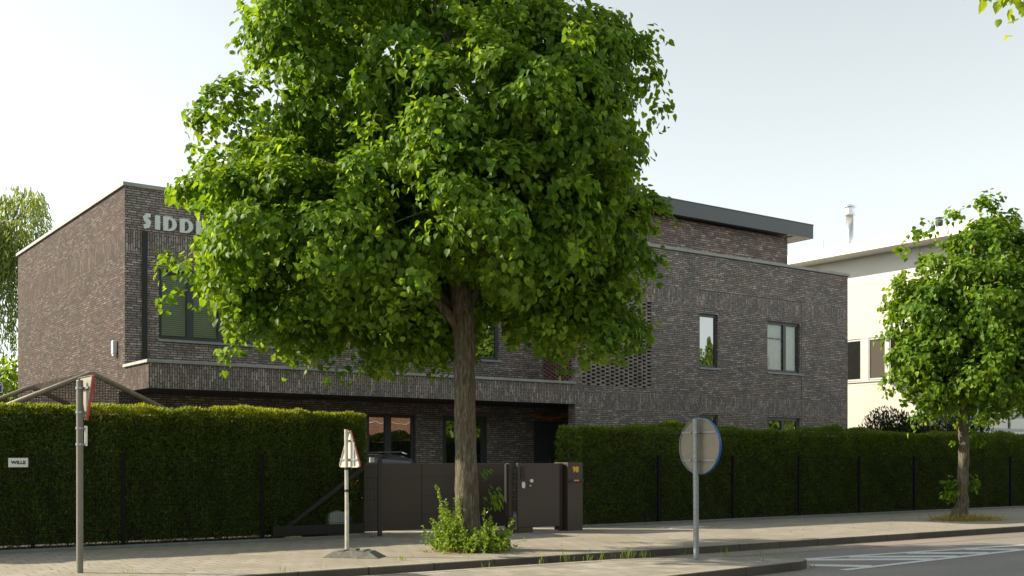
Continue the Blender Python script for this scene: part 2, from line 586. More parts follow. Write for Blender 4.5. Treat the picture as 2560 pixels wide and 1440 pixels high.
tilemat("pavement_tiles", (.285, .262, .222), (.335, .308, .262), (.15, .13, .10), .30, .30, (.225, .20, .15), .010, .5, .75)
tilemat("island_tiles", (.21, .195, .165), (.36, .34, .30), (.15, .13, .10), .30, .30, (.22, .19, .14), .008, .5, .45)
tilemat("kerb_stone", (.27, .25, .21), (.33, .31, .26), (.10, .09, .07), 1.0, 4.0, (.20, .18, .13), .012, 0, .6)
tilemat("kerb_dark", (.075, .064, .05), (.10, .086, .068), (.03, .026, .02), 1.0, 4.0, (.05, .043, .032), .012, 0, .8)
tilemat("drive_tiles", (.34, .31, .26), (.38, .35, .29), (.2, .18, .14), .21, .105, (.27, .24, .19), .006, .5, .4)
def asphalt(nm, gain):
    m, n, b, o = mat(nm)
    p = obco(n)
    f = nd(n, "ShaderNodeTexNoise", Scale=70.0, Detail=4.0, Roughness=.75)
    n.links.new(p, f.inputs["Vector"])
    a = nd(n, "ShaderNodeTexNoise", Scale=.55, Detail=5.0)
    mp = nd(n, "ShaderNodeMapping")
    mp.inputs["Scale"].default_value = (.35, 1.2, 1)
    n.links.new(p, mp.inputs["Vector"])
    n.links.new(mp.outputs[0], a.inputs["Vector"])
    c = ramp(n, f.outputs[0], [(.28, tuple(.085 * g for g in gain)), (.55, tuple(.165 * g for g in gain)), (.78, tuple(.27 * g for g in gain))])
    ar = ramp(n, a.outputs[0], [(.35, (.82, .82, .84)), (.7, (1.14, 1.10, 1.04))])
    cc = mix(n, 1.0, c.outputs[0], ar.outputs[0], 'MULTIPLY')
    n.links.new(cc, b.inputs["Base Color"])
    b.inputs["Roughness"].default_value = .8
    bp = nd(n, "ShaderNodeBump", Strength=.6, Distance=.008)
    n.links.new(f.outputs[0], bp.inputs["Height"])
    n.links.new(bp.outputs[0], b.inputs["Normal"])
asphalt("asphalt", (1.5, 1.42, 1.32))  # darker than the kerb strip, its tone standing in for tree shade
asphalt("asphalt_sunlit", (1.75, 1.52, 1.28))  # same road surface with the sunlit tone put into its colour
def paintmat():
    m, n, b, o = mat("road_paint")
    p = obco(n)
    f = nd(n, "ShaderNodeTexNoise", Scale=26.0, Detail=6.0, Roughness=.8)
    n.links.new(p, f.inputs["Vector"])
    c = ramp(n, f.outputs[0], [(.36, (.22, .22, .215)), (.48, (.66, .67, .66)), (.8, (.78, .78, .77))])
    n.links.new(c.outputs[0], b.inputs["Base Color"])
    b.inputs["Roughness"].default_value = .6
paintmat()
def grass_ground():
    m, n, b, o = mat("ground_grass")
    f = nd(n, "ShaderNodeTexNoise", Scale=2.0, Detail=8.0)
    n.links.new(obco(n), f.inputs["Vector"])
    c = ramp(n, f.outputs[0], [(.3, (.04, .06, .015)), (.7, (.11, .12, .04))])
    n.links.new(c.outputs[0], b.inputs["Base Color"])
    b.inputs["Roughness"].default_value = .95
grass_ground()
def netmat():
    m, n, b, o = mat("shade_net")
    b.inputs["Base Color"].default_value = (.025, .024, .022, 1)
    b.inputs["Roughness"].default_value = .8
    tr = nd(n, "ShaderNodeBsdfTransparent")
    uv = n.nodes.new("ShaderNodeUVMap")
    t = nd(n, "ShaderNodeTexBrick", Scale=1.0)
    t.offset = 0
    t.inputs["Brick Width"].default_value = .05
    t.inputs["Row Height"].default_value = .05
    t.inputs["Mortar Size"].default_value = .008
    n.links.new(uv.outputs[0], t.inputs["Vector"])
    mx = nd(n, "ShaderNodeMapRange")
    n.links.new(t.outputs["Fac"], mx.inputs[0])
    mx.inputs[3].default_value = .14
    mx.inputs[4].default_value = .75
    ms = nd(n, "ShaderNodeMixShader")
    n.links.new(mx.outputs[0], ms.inputs[0])
    n.links.new(tr.outputs[0], ms.inputs[1])
    n.links.new(b.outputs[0], ms.inputs[2])
    n.links.new(ms.outputs[0], o.inputs[0])
netmat()

# ------------------------------------------------------------------ setting: ground, road, pavements
def sheet(name, poly, z, m, thick=None):
    mb = MB()
    mb.face([(x, y, z) for x, y in poly], list(poly))
    if thick:
        n_ = len(poly)
        for k in range(n_):
            p, q = poly[k], poly[(k + 1) % n_]
            mb.face([(p[0], p[1], z), (p[0], p[1], z - thick), (q[0], q[1], z - thick), (q[0], q[1], z)])
    o = mb.build(name, M[m])
    return tag(o, kind="structure")
sheet("ground", [(-400, -400), (500, -400), (500, 600), (-400, 600)], -.14, "ground_grass")
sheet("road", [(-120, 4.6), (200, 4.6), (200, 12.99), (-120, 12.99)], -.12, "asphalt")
sheet("pavement", [(-120, 13.13), (200, 13.13), (200, 18.0), (-120, 18.0)], 0.0, "pavement_tiles", .13)
sheet("sunlit_strip", [(-120, 12.25), (13.4, 12.25), (16, 12.2), (200, 12.2), (200, 12.985), (-120, 12.985)], -.116, "asphalt_sunlit")  # paler road colour painted in for the sunlit band beside the kerb
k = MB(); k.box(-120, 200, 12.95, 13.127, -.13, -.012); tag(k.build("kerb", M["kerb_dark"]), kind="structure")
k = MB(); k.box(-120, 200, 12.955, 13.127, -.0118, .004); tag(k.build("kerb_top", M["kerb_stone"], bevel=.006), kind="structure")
sheet("near_pavement", [(-120, -6), (200, -6), (200, 4.6), (-120, 4.6)], 0.0, "pavement_tiles", .13)
sheet("driveway", [(9.9, 18.0), (14.35, 18.0), (20.0, 22.6), (20.0, 24.85), (8.0, 24.85), (9.9, 19.6)], .004, "drive_tiles", .13)
sheet("garden_lawn", [(-120, 18.12), (9.88, 18.12), (9.88, 19.6), (8.0, 24.8), (7.2, 50), (-120, 50)], 0.0, "soil", .13)
sheet("garden_bed", [(14.37, 18.12), (200, 18.12), (200, 60), (30, 60), (30, 22.7), (20.1, 22.5)], 0.0, "soil", .13)
isl = [(2.0, 12.0), (8.1, 12.02), (10.4, 11.95), (11.1, 11.69), (11.8, 11.32), (12.3, 11.0), (12.58, 10.78), (12.66, 10.55), (12.55, 10.35), (12.28, 10.22), (11.43, 10.12), (9.35, 9.85), (2.0, 9.4)]
def inset(poly, d):
    cx = sum(p[0] for p in poly) / len(poly); n_ = len(poly); out = []
    for k in range(n_):
        a, b_, c = Vector(poly[k - 1]), Vector(poly[k]), Vector(poly[(k + 1) % n_])
        e1, e2 = (b_ - a).normalized(), (c - b_).normalized()
        nn = (Vector((e1.y, -e1.x)) + Vector((e2.y, -e2.x))).normalized()
        out.append(tuple(b_ + nn * d))
    return out
isl_in = inset(isl, .15)
sheet("traffic_island", isl_in, .002, "island_tiles")
kb, kf = MB(), MB()
for a in range(len(isl)):
    b2 = (a + 1) % len(isl)
    kb.face([(*isl[a], 0.006), (*isl[b2], 0.006), (*isl_in[b2], 0.006), (*isl_in[a], 0.006)])
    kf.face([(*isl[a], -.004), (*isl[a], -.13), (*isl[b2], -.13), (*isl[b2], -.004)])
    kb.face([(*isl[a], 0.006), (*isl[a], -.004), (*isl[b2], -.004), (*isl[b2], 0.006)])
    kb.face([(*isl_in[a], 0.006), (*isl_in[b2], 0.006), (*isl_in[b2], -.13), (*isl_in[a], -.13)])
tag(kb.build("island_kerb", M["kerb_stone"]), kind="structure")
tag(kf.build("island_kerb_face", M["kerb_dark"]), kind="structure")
# hatched marking behind the island
pm = MB()
def strip(a, b_, w_):
    a, b_ = Vector(a), Vector(b_)
    t = (b_ - a).normalized(); nn = Vector((-t.y, t.x)) * w_ / 2
    return [a - nn, b_ - nn, b_ + nn, a + nn]
def paint(q, z): pm.face([(p[0], p[1], z) for p in q])
paint(strip((13.0, 11.36), (21.6, 10.72), .14), -.1160)
paint(strip((12.72, 9.86), (21.6, 10.62), .14), -.1148)
for x in (12.95, 13.55, 14.55, 15.9, 17.4):
    yu = 11.36 - (x - 13.0) * .0744 - .05
    L_ = 1.9 * max(.25, (20.5 - x) / 7.5)
    x2 = x + L_
    yl = 9.86 + (x2 - 12.72) * .0856 + .05
    if x < 13.3: yu, x2 = 10.62, 13.55; yl = 9.98
    paint(strip((x, yu), (x2, yl), .30), -.1172)
tag(pm.build("road_marking", M["road_paint"]), kind="structure")
# edging along the fences
for x0, x1, nm in ((-60, 9.75, 0), (14.36, 120, 1)):
    e_ = MB(); e_.box(x0, x1, 18.0, 18.075, -.1, .055)
    tag(e_.build("kerb_edging", M["edging"], bevel=.006), kind="structure")
mh = empty("utility_cover", (16.55, 16.9, 0), "pale concrete utility cover set in the pavement before the right hedge", "utility cover")
q = MB(); q.box(16.0, 17.1, 16.65, 17.15, -.03, .006); q.build("lid", M["concrete_light"], mh, bevel=.004)
q = MB(); q.box(16.05, 16.15, 16.86, 16.94, .0065, .009); q.build("lifting_eye", M["gate_black"], mh)

# ------------------------------------------------------------------ the brick house
house = empty("brick_house", (18.4, 24, 0), "long dark brick house with flat roofs, balcony band and grey window frames behind the hedges", "house")
YF, YR, YG, XL, XR, XM = 22.8, 24.41, 24.85, 7.26, 29.65, 18.43
fw = MB()
fw.wall('y', YF, XM, XR, 2.88, 7.30, holes=[(18.62, 21.12, 3.40, 5.78, .22), (22.98, 23.74, 4.07, 5.61), (25.84, 27.33, 4.07, 5.60)], bands=[(2.88, 3.25), (5.82, 6.28)])
fw.wall('y', YF, XM, XR, 0, 2.88, holes=[(22.98, 23.74, .3, 2.72), (25.84, 27.33, .9, 2.71)], bands=[(2.80, 2.88)])
fw.face([(XM, YF, 0), (XM, YF + .3, 0), (XM, YF + .3, 2.88), (XM, YF, 2.88)], [(0, 0), (.3, 0), (.3, 2.88), (0, 2.88)])
fw.build("front_wall", M["brick_dark"], house)
rw = MB()
rw.wall('y', YR, XL, XM, 2.89, 7.32, holes=[(8.0, 11.05, 4.07, 5.60), (13.36, 14.14, 4.07, 5.60), (16.30, 17.11, 4.07, 5.62)], bands=[(5.93, 6.38)])
rw.build("recessed_wall", M["brick_dark"], house)
sw = MB()
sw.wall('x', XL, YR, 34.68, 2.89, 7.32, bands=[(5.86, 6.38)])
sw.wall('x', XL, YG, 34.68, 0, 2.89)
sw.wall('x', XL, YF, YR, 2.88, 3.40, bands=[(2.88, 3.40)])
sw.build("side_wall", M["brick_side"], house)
bw = MB()
bw.wall('y', YF, XL, XM, 2.88, 3.40, bands=[(2.88, 3.40)])
bw.build("balcony_band", M["brick_dark"], house)
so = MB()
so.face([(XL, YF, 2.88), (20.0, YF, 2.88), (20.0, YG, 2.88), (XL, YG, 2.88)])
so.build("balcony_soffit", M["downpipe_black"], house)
bd = MB(); bd.box(XL + .05, XM - .05, YF + .1, YR - .01, 2.95, 3.36); bd.build("balcony_floor", M["roof_felt"], house)
cp = MB()
cp.box(XL - .05, XM - .003, YF - .05, YF + .30, 3.40, 3.465)
cp.box(XL - .05, XL + .30, YF + .303, YR - .003, 3.40, 3.465)
cp.build("balcony_coping", M["coping"], house, bevel=.006)
gw = MB()
gw.wall('y', YG, XL, 20.0, 0, 2.88, holes=[(13.38, 14.79, .5, 2.58), (15.62, 17.03, .5, 2.58), (18.6, 19.75, 0.02, 2.5, .2)])
gw.wall('x', 20.0, YF + .3, YG, 0, 2.88)
gw.build("ground_floor_wall", M["brick_dark"], house)
rt = MB()
rt.wall('x', XM, YF, YR, 2.89, 7.30, holes=[(YF + .16, YR - .18, 3.52, 5.78, .10)])
rt.build("return_wall", M["brick_dark"], house)
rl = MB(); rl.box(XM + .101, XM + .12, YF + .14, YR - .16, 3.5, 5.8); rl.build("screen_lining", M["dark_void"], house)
bk = MB()
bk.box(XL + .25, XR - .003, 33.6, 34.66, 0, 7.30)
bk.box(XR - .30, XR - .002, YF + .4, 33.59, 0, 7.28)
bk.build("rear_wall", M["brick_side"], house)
rf = MB()
rf.box(XL + .02, XR - .02, YR + .12, 34.6, 7.05, 7.20)
rf.box(XM + .2, XR - .02, YF + .1, YR + .115, 7.05, 7.20)
rf.build("flat_roof", M["roof_felt"], house)
pc = MB()
pc.box(XM - .06, XR + .05, YF - .05, YF + .32, 7.30, 7.385)
pc.box(XR - .28, XR + .05, YF + .323, 34.7, 7.30, 7.385)
pc.box(XM - .06, XM + .28, YF + .323, YR - .053, 7.30, 7.385)
pc.box(XL - .05, XM + .28, YR - .05, YR + .30, 7.32, 7.405)
pc.box(XL - .05, XL + .28, YR + .303, 34.73, 7.32, 7.405)
pc.build("parapet_coping", M["coping"], house, bevel=.006)
# shadow joint, recessed field edge
jt = MB()
jt.box(27.385, 27.41, YF - .004, YF + .05, .5, 6.28)
jt.box(23.0, 27.385, YF - .004, YF + .05, 6.272, 6.292)
jt.build("expansion_joint", M["downpipe_black"], house)
dp = MB(); dp.box(7.63, 7.74, YR - .03, YR + .01, 3.47, 6.38); dp.build("downpipe", M["downpipe_black"], house)

# perforated brick screens
sb = MB()
row, z = 0, 3.40
while z < 5.775:
    x = 18.62 - (.165 if row % 2 else .0)
    while x < 21.12:
        a, b2 = max(x, 18.62), min(x + .215, 21.12)
        if b2 - a > .03: sb.box(a, b2, YF + .006 + .003 * random.random(), YF + .10, z + .002, z + .049)
        x += .33
    row += 1; z += .0515
sc = sb.build("brick_screen", M["screen_brick"], house)
sb = MB()
row, z = 0, 3.52
while z < 5.775:
    y = YF + .16 - (.11 if row % 2 else .0)
    while y < YR - .18:
        a, b2 = max(y, YF + .16), min(y + .14, YR - .18)
        if b2 - a > .03: sb.box(XM + .004, XM + .095, a, b2, z + .002, z + .049)
        y += .22
    row += 1; z += .0515
sb.build("brick_screen", M["screen_brick_red"], house)
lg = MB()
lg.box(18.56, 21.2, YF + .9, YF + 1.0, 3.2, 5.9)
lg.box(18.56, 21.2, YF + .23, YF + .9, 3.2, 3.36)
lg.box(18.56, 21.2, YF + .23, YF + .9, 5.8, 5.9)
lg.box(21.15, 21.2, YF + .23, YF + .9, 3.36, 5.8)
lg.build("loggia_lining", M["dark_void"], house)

def window(x0, x1, z0, z1, Y, mulls=(), pane="glass_mirror", sill=True, blind=None, transom=None, jamb=.075, inside=None):
    """fixed frame with panes behind a reveal 0.10 deep; frame is the part, panes / blinds / sill are its sub-parts"""
    f = MB(); y0, y1 = Y + .055, Y + .118
    f.box(x0 + .002, x0 + jamb, y0, y1, z0 + .002, z1 - .002)
    f.box(x1 - jamb, x1 - .002, y0, y1, z0 + .002, z1 - .002)
    f.box(x0 + jamb, x1 - jamb, y0, y1, z0 + .002, z0 + jamb)
    f.box(x0 + jamb, x1 - jamb, y0, y1, z1 - jamb, z1 - .002)
    xs = [x0 + jamb]
    for a, b2 in mulls:
        f.box(a, b2, y0 - .004, y1, z0 + jamb, z1 - jamb); xs += [a, b2]
    xs.append(x1 - jamb)
    if transom: f.box(x0 + jamb, xs[1], y0 + .012, y1, transom - .012, transom + .012)
    fo = f.build("window", M["frame_grey"], house)
    for a, b2 in zip(xs[::2], xs[1::2]):
        g = MB(); g.face([(a, y0 + .035, z0 + jamb), (b2, y0 + .035, z0 + jamb), (b2, y0 + .035, z1 - jamb), (a, y0 + .035, z1 - jamb)])
        g.build("pane", M[pane], fo, recalc=False)
        if blind == "slats":
            q = MB(); zz = z0 + jamb + .02
            while zz < z1 - jamb:
                q.face([(a, y0 + .070, zz), (b2, y0 + .070, zz), (b2, y0 + .095, zz + .042), (a, y0 + .095, zz + .042)]); zz += .046
            q.build("blind", M["blind_slat"], fo)
        elif blind == "curtain":
            q = MB(); nseg = 14
            for s_ in range(nseg):
                xa, xb = a + (b2 - a) * s_ / nseg, a + (b2 - a) * (s_ + 1) / nseg
                ya, yb = y0 + .115 + .016 * math.sin(s_ * 2.1), y0 + .115 + .016 * math.sin((s_ + 1) * 2.1)
                q.face([(xa, ya, z0 + jamb + .03), (xb, yb, z0 + jamb + .03), (xb, yb, z1 - jamb), (xa, ya, z1 - jamb)])
            q.build("curtain", M["curtain"], fo)
    v = MB(); v.box(x0 - .02, x1 + .02, Y + .26, Y + .30, z0 - .05, z1 + .05)
    v.build("backing", M["dark_void"], fo)
    if sill:
        s_ = MB(); s_.box(x0 - .02, x1 + .10, Y - .05, Y + .05, z0 - .06, z0 - .002)
        s_.build("sill", M["sill_stone"], fo, bevel=.005)
    return fo
window(22.98, 23.74, 4.07, 5.61, YF)
window(25.84, 27.33, 4.07, 5.60, YF, [(26.62, 26.74)], "glass_clear", blind="curtain", transom=5.10)
window(22.98, 23.74, .3, 2.72, YF, sill=False)
window(25.84, 27.33, .9, 2.71, YF, [(26.54, 26.64)], "glass_mirror", sill=False, jamb=.10)
window(8.0, 11.05, 4.07, 5.60, YR, [(8.64, 8.79), (9.36, 9.58), (10.15, 10.27)], "glass_clear", blind="slats")
window(13.36, 14.14, 4.07, 5.60, YR)
window(16.30, 17.11, 4.07, 5.62, YR)
window(13.38, 14.79, .5, 2.58, YG, [(13.92, 14.10)], "glass_mirror", jamb=.09)
window(15.62, 17.03, .5, 2.58, YG, [], "glass_mirror", jamb=.14)
dr = MB(); dr.box(18.62, 18.72, YG + .06, YG + .16, .02, 2.49); dr.box(19.63, 19.73, YG + .06, YG + .16, .02, 2.49); dr.box(18.72, 19.63, YG + .06, YG + .16, 2.39, 2.49); dr.box(19.09, 19.15, YG + .06, YG + .16, .02, 2.39)
do = dr.build("door", M["door_grey"], house)
dl = MB(); dl.box(18.722, 19.088, YG + .09, YG + .13, .03, 2.388); dl.box(19.152, 19.628, YG + .09, YG + .13, .03, 2.388); dl.build("leaf", M["door_grey"], do)
hn = MB(); hn.box(19.17, 19.20, YG + .01, YG + .05, .9, 1.5); hn.build("handle", M["steel_bright"], do)

# penthouse
PX0, PX1, PY0, PY1, PZ0, PZ1 = 10.8, 29.95, 24.42, 31.0, 8.81, 9.25
pw = MB()
pw.wall('y', 24.82, 11.6, 29.13, 7.2, 8.805, holes=[(17.3, 18.5, 7.6, 8.6)])
pw.wall('x', 11.6, 24.82, 30.4, 7.2, 8.805)
pw.box(11.62, 29.13, 30.2, 30.4, 7.2, 8.805); pw.box(28.9, 29.128, 24.825, 30.19, 7.2, 8.8)
pw.build("penthouse_wall", M["brick_penthouse"], house)
window(17.3, 18.5, 7.6, 8.6, 24.82)
pr = MB()
pr.box(PX0, PX1, PY0, PY1, PZ0 + .03, PZ1)
pr.box(PX0, PX1, PY0, PY0 + .05, PZ0, PZ0 + .03); pr.box(PX1 - .05, PX1, PY0 + .05, PY1, PZ0, PZ0 + .03); pr.box(PX0, PX0 + .05, PY0 + .05, PY1, PZ0, PZ0 + .03)
pr.build("penthouse_roof", M["fascia_zinc"], house)
ps = MB(); ps.box(29.135, PX1 - .052, PY0 + .052, PY1 - .01, PZ0 + .005, PZ0 + .028); ps.build("eaves_soffit", M["soffit_white"], house)
pt = MB(); pt.box(PX0 - .015, PX1 + .015, PY0 - .015, PY1, PZ1 + .001, PZ1 + .03); pt.build("roof_edge", M["fascia_zinc"], house)
pl = MB(); pl.box(PX0 - .02, PX0 - .002, PY0 + .01, PY1, PZ0 + .02, PZ1 - .003); pl.build("gable_board", M["roof_trim"], house)

# wall lamp on the sunlit side
wl = empty("wall_lamp", (XL, 25.0, 3.75), "small white box lamp on the sunlit side wall of the brick house", "wall lamp")
q = MB(); q.box(XL - .10, XL - .002, 24.95, 25.08, 3.74, 4.03); q.build("housing", M["lamp_white"], wl, bevel=.015)
q = MB(); q.box(XL - .085, XL - .01, 24.965, 25.065, 3.70, 3.738); q.build("diffuser", M["plate_pale"], wl)

# lettering on the front
sg = empty("wall_lettering", (8.2, YR, 6.6), "row of chunky pale letters reading SIDDH on the dark brick front", "wall sign")
YL0, YL1 = YR - .055, YR - .018
def arcpts(cx, cz, rx, rz, a0, a1, n=14): return [(cx + rx * math.cos(R(a0 + (a1 - a0) * k / n)), cz + rz * math.sin(R(a0 + (a1 - a0) * k / n))) for k in range(n + 1)]
def letter(polys=(), rings=()):
    mb = MB()
    for p in polys: mb.prism(p, 'y', YL0, YL1)
    for o_, i_ in rings: mb.ringprism(o_, i_, 'y', YL0, YL1)
    mb.build("letter", M["letter_white"], sg)
zb, zt = 6.45, 6.76
H_ = zt - zb
def let_S(x, z):
    path = [(.16, .285), (.09, .29), (.045, .235), (.075, .185), (.12, .135), (.105, .06), (.02, .035)]
    wd = [.07, .08, .085, .092, .088, .084, .08]
    L_, R_ = [], []
    for k in range(len(path)):
        a, b2 = Vector(path[max(0, k - 1)]), Vector(path[min(len(path) - 1, k + 1)])
        t = (b2 - a).normalized(); nn = Vector((-t.y, t.x)) * wd[k] / 1.6
        p = Vector(path[k]); L_.append(p + nn); R_.append(p - nn)
    mb = MB()
    for k in range(len(path) - 1):
        mb.prism([(x + q.x, z + q.y) for q in (L_[k], L_[k + 1], R_[k + 1], R_[k])], 'y', YL0 + .0004 * k, YL1)
    mb.build("letter", M["letter_white"], sg)
def let_D(x, z, w_):
    o_ = [(x, z + H_ / 2), (x, z), (x + w_ * .35, z)] + arcpts(x + w_ * .42, z + H_ / 2, w_ * .58, H_ / 2, -82, 82, 12) + [(x + w_ * .35, z + H_), (x, z + H_)]
    i_ = [(x + w_ * .36, z + H_ / 2), (x + w_ * .36, z + .035), (x + w_ * .40, z + .035)] + arcpts(x + w_ * .42, z + H_ / 2, w_ * .26, H_ / 2 - .05, -82, 82, 12) + [(x + w_ * .40, z + H_ - .075), (x + w_ * .36, z + H_ - .075)]
    letter(rings=[(o_, i_)])
let_S(7.64, zb)
letter(polys=[[(7.90, zb), (8.01, zb), (8.01, zt), (7.90, zt)]])
let_D(8.08, zb, .30); let_D(8.45, zb, .30)
mb = MB(); mb.box(8.82, 8.93, YL0, YL1, zb, zt); mb.box(9.00, 9.11, YL0, YL1, zb, zt); mb.box(8.932, 8.998, YL0, YL1, zb + .10, zb + .17); mb.build("letter", M["letter_white"], sg)

# marigold garland above the entrance
gl = MB()
for k in range(26):
    t = k / 25
    x = 18.45 + 1.25 * t; zz = 2.66 - .10 * math.sin(math.pi * t) + .03 * t
    gl.tube([(x - .03, YG - .10, zz), (x, YG - .10, zz + .004), (x + .03, YG - .10, zz)], [.02, .036, .02], 7)
tag(gl.build("flower_garland", M["marigold"], smooth=True), "orange flower garland hung above the grey entrance door", "garland")

# ------------------------------------------------------------------ white neighbour building
wb = empty("white_building", (36, 22.45, 0), "cream and white flat roofed building with overhanging roof behind the young tree", "building")
XW, YW = 36.0, 22.45
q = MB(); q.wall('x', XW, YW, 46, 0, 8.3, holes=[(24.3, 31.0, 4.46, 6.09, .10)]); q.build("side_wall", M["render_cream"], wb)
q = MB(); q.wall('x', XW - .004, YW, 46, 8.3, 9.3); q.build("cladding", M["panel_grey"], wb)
q = MB(); q.wall('y', YW, XW, 62, 0, 9.3, holes=[(37.07, 44.5, .9, 3.06, .12), (37.9, 44.5, 4.46, 6.09, .12)]); q.build("front_wall", M["render_white"], wb)
q = MB(); q.box(XW - 1.0, 63, YW - .8, 47, 9.23, 9.60); q.build("roof", M["roof_trim"], wb)
q = MB(); q.box(XW + .3, 62, 45, 46, 0, 9.2); q.box(61.5, 62, YW + .3, 44.9, 0, 9.2); q.build("rear_wall", M["render_white"], wb)
for zz in (7.68, 4.30):
    q = MB(); q.box(XW - .006, XW + .02, YW + .02, 45.9, zz - .015, zz + .015); q.build("joint", M["alu_light"], wb)
for a, b2, gm in ((30.95, 29.2, "glass_brown"), (29.1, 27.08, "glass_dim"), (26.72, 25.98, "glass_brown"), (25.80, 25.0, "glass_dim"), (24.9, 24.35, "glass_brown")):
    f = MB(); y0, y1 = min(a, b2), max(a, b2)
    f.box(XW + .03, XW + .09, y0, y0 + .035, 4.48, 6.07); f.box(XW + .03, XW + .09, y1 - .035, y1, 4.48, 6.07)
    f.box(XW + .03, XW + .09, y0 + .035, y1 - .035, 4.48, 4.54); f.box(XW + .03, XW + .09, y0 + .035, y1 - .035, 6.01, 6.07)
    fo = f.build("window", M["alu_light"], wb)
    g = MB(); g.face([(XW + .06, y1 - .035, 4.54), (XW + .06, y0 + .035, 4.54), (XW + .06, y0 + .035, 6.01), (XW + .06, y1 - .035, 6.01)]); g.build("pane", M[gm], fo, recalc=False)
for a, b2 in ((24.305, 24.345), (24.905, 24.995), (25.805, 25.975), (26.725, 27.075), (29.105, 29.195)):
    q = MB(); q.box(XW + .012, XW + .10, a, b2, 4.465, 6.085); q.build("window_pier", M["alu_light"], wb)
q = MB(); q.box(XW - .05, XW + .02, 24.28, 31.02, 4.40, 4.46); q.build("sill", M["alu_light"], wb)
for x0, x1, z0, z1 in ((37.08, 44.48, .92, 3.05), (37.92, 44.48, 4.48, 6.07)):
    f = MB(); f.box(x0, x1, YW + .03, YW + .09, z0, z0 + .07); f.box(x0, x1, YW + .03, YW + .09, z1 - .10, z1)
    n_ = int((x1 - x0) / 1.25); st = (x1 - x0 - .07) / n_
    for k in range(n_ + 1): f.box(x0 + st * k, x0 + st * k + .07, YW + .03, YW + .09, z0 + .07, z1 - .10)
    if z0 < 2: f.box(x0 + .07, x1 - .07, YW + .025, YW + .09, 2.46, 2.56)
    fo = f.build("window", M["alu_light"], wb)
    g = MB(); g.face([(x0, YW + .075, z0), (x1, YW + .075, z0), (x1, YW + .075, z1), (x0, YW + .075, z1)]); g.build("pane", M["glass_dim"], fo, recalc=False)
q = MB(); q.tube([(XW - .06, 23.2, 0), (XW - .06, 23.2, 9.1)], .05, 10); q.build("downpipe", M["alu_light"], wb, smooth=True)
fl = MB(); fl.tube([(39, 29.89, 9.55), (39, 29.89, 11.75)], .155, 20); f1 = fl.build("flue", M["steel_bright"], wb, smooth=True)
fl = MB(); fl.tube([(39, 29.89, 11.72), (39, 29.89, 11.78)], [.28, .28], 20); fl.tube([(39, 29.89, 11.79), (39, 29.89, 12.04)], .19, 16); fl.tube([(39, 29.89, 12.05), (39, 29.89, 12.09), (39, 29.89, 12.16)], [.29, .29, .12], 20); fl.build("cowl", M["steel_bright"], f1)
q = MB(); q.tube([(39, 31.27, 9.55), (39, 31.27, 10.95)], .018, 6); q.build("antenna", M["alu_light"], wb)
q = MB(); q.tube([(39, 25.67, 9.55), (39, 25.67, 10.72)], .12, 14); q.tube([(39, 25.67, 10.6), (39, 25.67, 10.78)], .14, 14); q.tube([(39, 25.67, 10.84), (39, 25.67, 10.89)], [.17, .12], 14); q.build("vent_pipe", M["gate_black"], wb, smooth=False)
for cx, cy in ((39.9, 28.7), (39.9, 26.2), (39.9, 23.9)):
    q = MB(); a = 1.15
    q.box(cx - a, cx + a, cy - a, cy + a, 9.60, 10.15)
    for s_ in range(4):
        c4 = [(cx - a, cy - a), (cx + a, cy - a), (cx + a, cy + a), (cx - a, cy + a)]
        p, p2 = c4[s_], c4[(s_ + 1) % 4]
        q.face([(*p, 10.153), (*p2, 10.153), (cx, cy, 10.85)])
    q.build("skylight", M["skylight_white"], wb)

# ------------------------------------------------------------------ gates
GZ = 1.345
gt = empty("sliding_gate", (11.2, 18.45, 0), "wide dark brown sheet metal sliding gate across the drive, with open tail frame", "gate")
q = MB()
q.box(9.86, 13.2, 18.42, 18.48, .075, GZ); q.build("panel", M["gate_brown"], gt, bevel=.006)
q = MB(); q.box(11.1, 11.112, 18.414, 18.419, .09, GZ - .02); q.build("seam", M["gate_black"], gt)
for z in (.36, .72, 1.08):
    q = MB(); q.box(9.88, 11.09, 18.4165, 18.419, z, z + .006); q.box(11.12, 13.18, 18.4165, 18.419, z, z + .006); q.build("seam", M["gate_black"], gt)
q = MB(); q.box(8.05, 9.858, 18.41, 18.49, .06, .235); q.build("tail_beam", M["gate_black"], gt)
q = MB(); q.prism([(8.30, .237), (8.42, .237), (9.855, 1.22), (9.855, 1.315)], 'y', 18.42, 18.48); q.build("brace", M["gate_black"], gt)
for x in (8.45, 9.62):
    q = MB(); q.tube([(x, 18.40, .03), (x, 18.50, .03)], .03, 12); q.box(x - .13, x + .13, 18.36, 18.54, .005, .05); q.build("roller", M["straw"], gt)
po = empty("gate_post", (10.0, 18.05, 0), "thin black round post standing at the left end of the sliding gate", "post")
q = MB(); q.tube([(10.02, 18.12, 0), (10.02, 18.12, 1.40)], .045, 14); q.build("shaft", M["gate_black"], po, smooth=False)
q = MB(); q.tube([(10.02, 18.12, 1.39), (10.04, 18.10, 1.46), (10.14, 18.06, 1.465)], [.04, .035, .02], 10); q.build("guide_arm", M["gate_black"], po)
p2 = empty("gate_post", (12.58, 17.56, 0), "square dark brown catch post between the sliding gate and the small gate", "post")
q = MB(); q.box(12.50, 12.60, 17.50, 17.60, 0, GZ + .003); q.build("shaft", M["gate_brown"], p2)
q = MB(); q.box(12.452, 12.498, 17.52, 17.58, .05, GZ - .01); q.build("catch", M["gate_black"], p2)
q = MB(); q.box(12.47, 12.62, 17.44, 17.496, .002, .30); q.build("foot_cover", M["gate_brown"], p2)
pg = empty("pedestrian_gate", (13.1, 17.42, 0), "narrow dark brown metal gate with a round white lock and oval handle plate", "gate")
q = MB(); q.box(12.64, 13.66, 17.40, 17.45, .10, GZ); q.build("panel", M["gate_brown"], pg, bevel=.005)
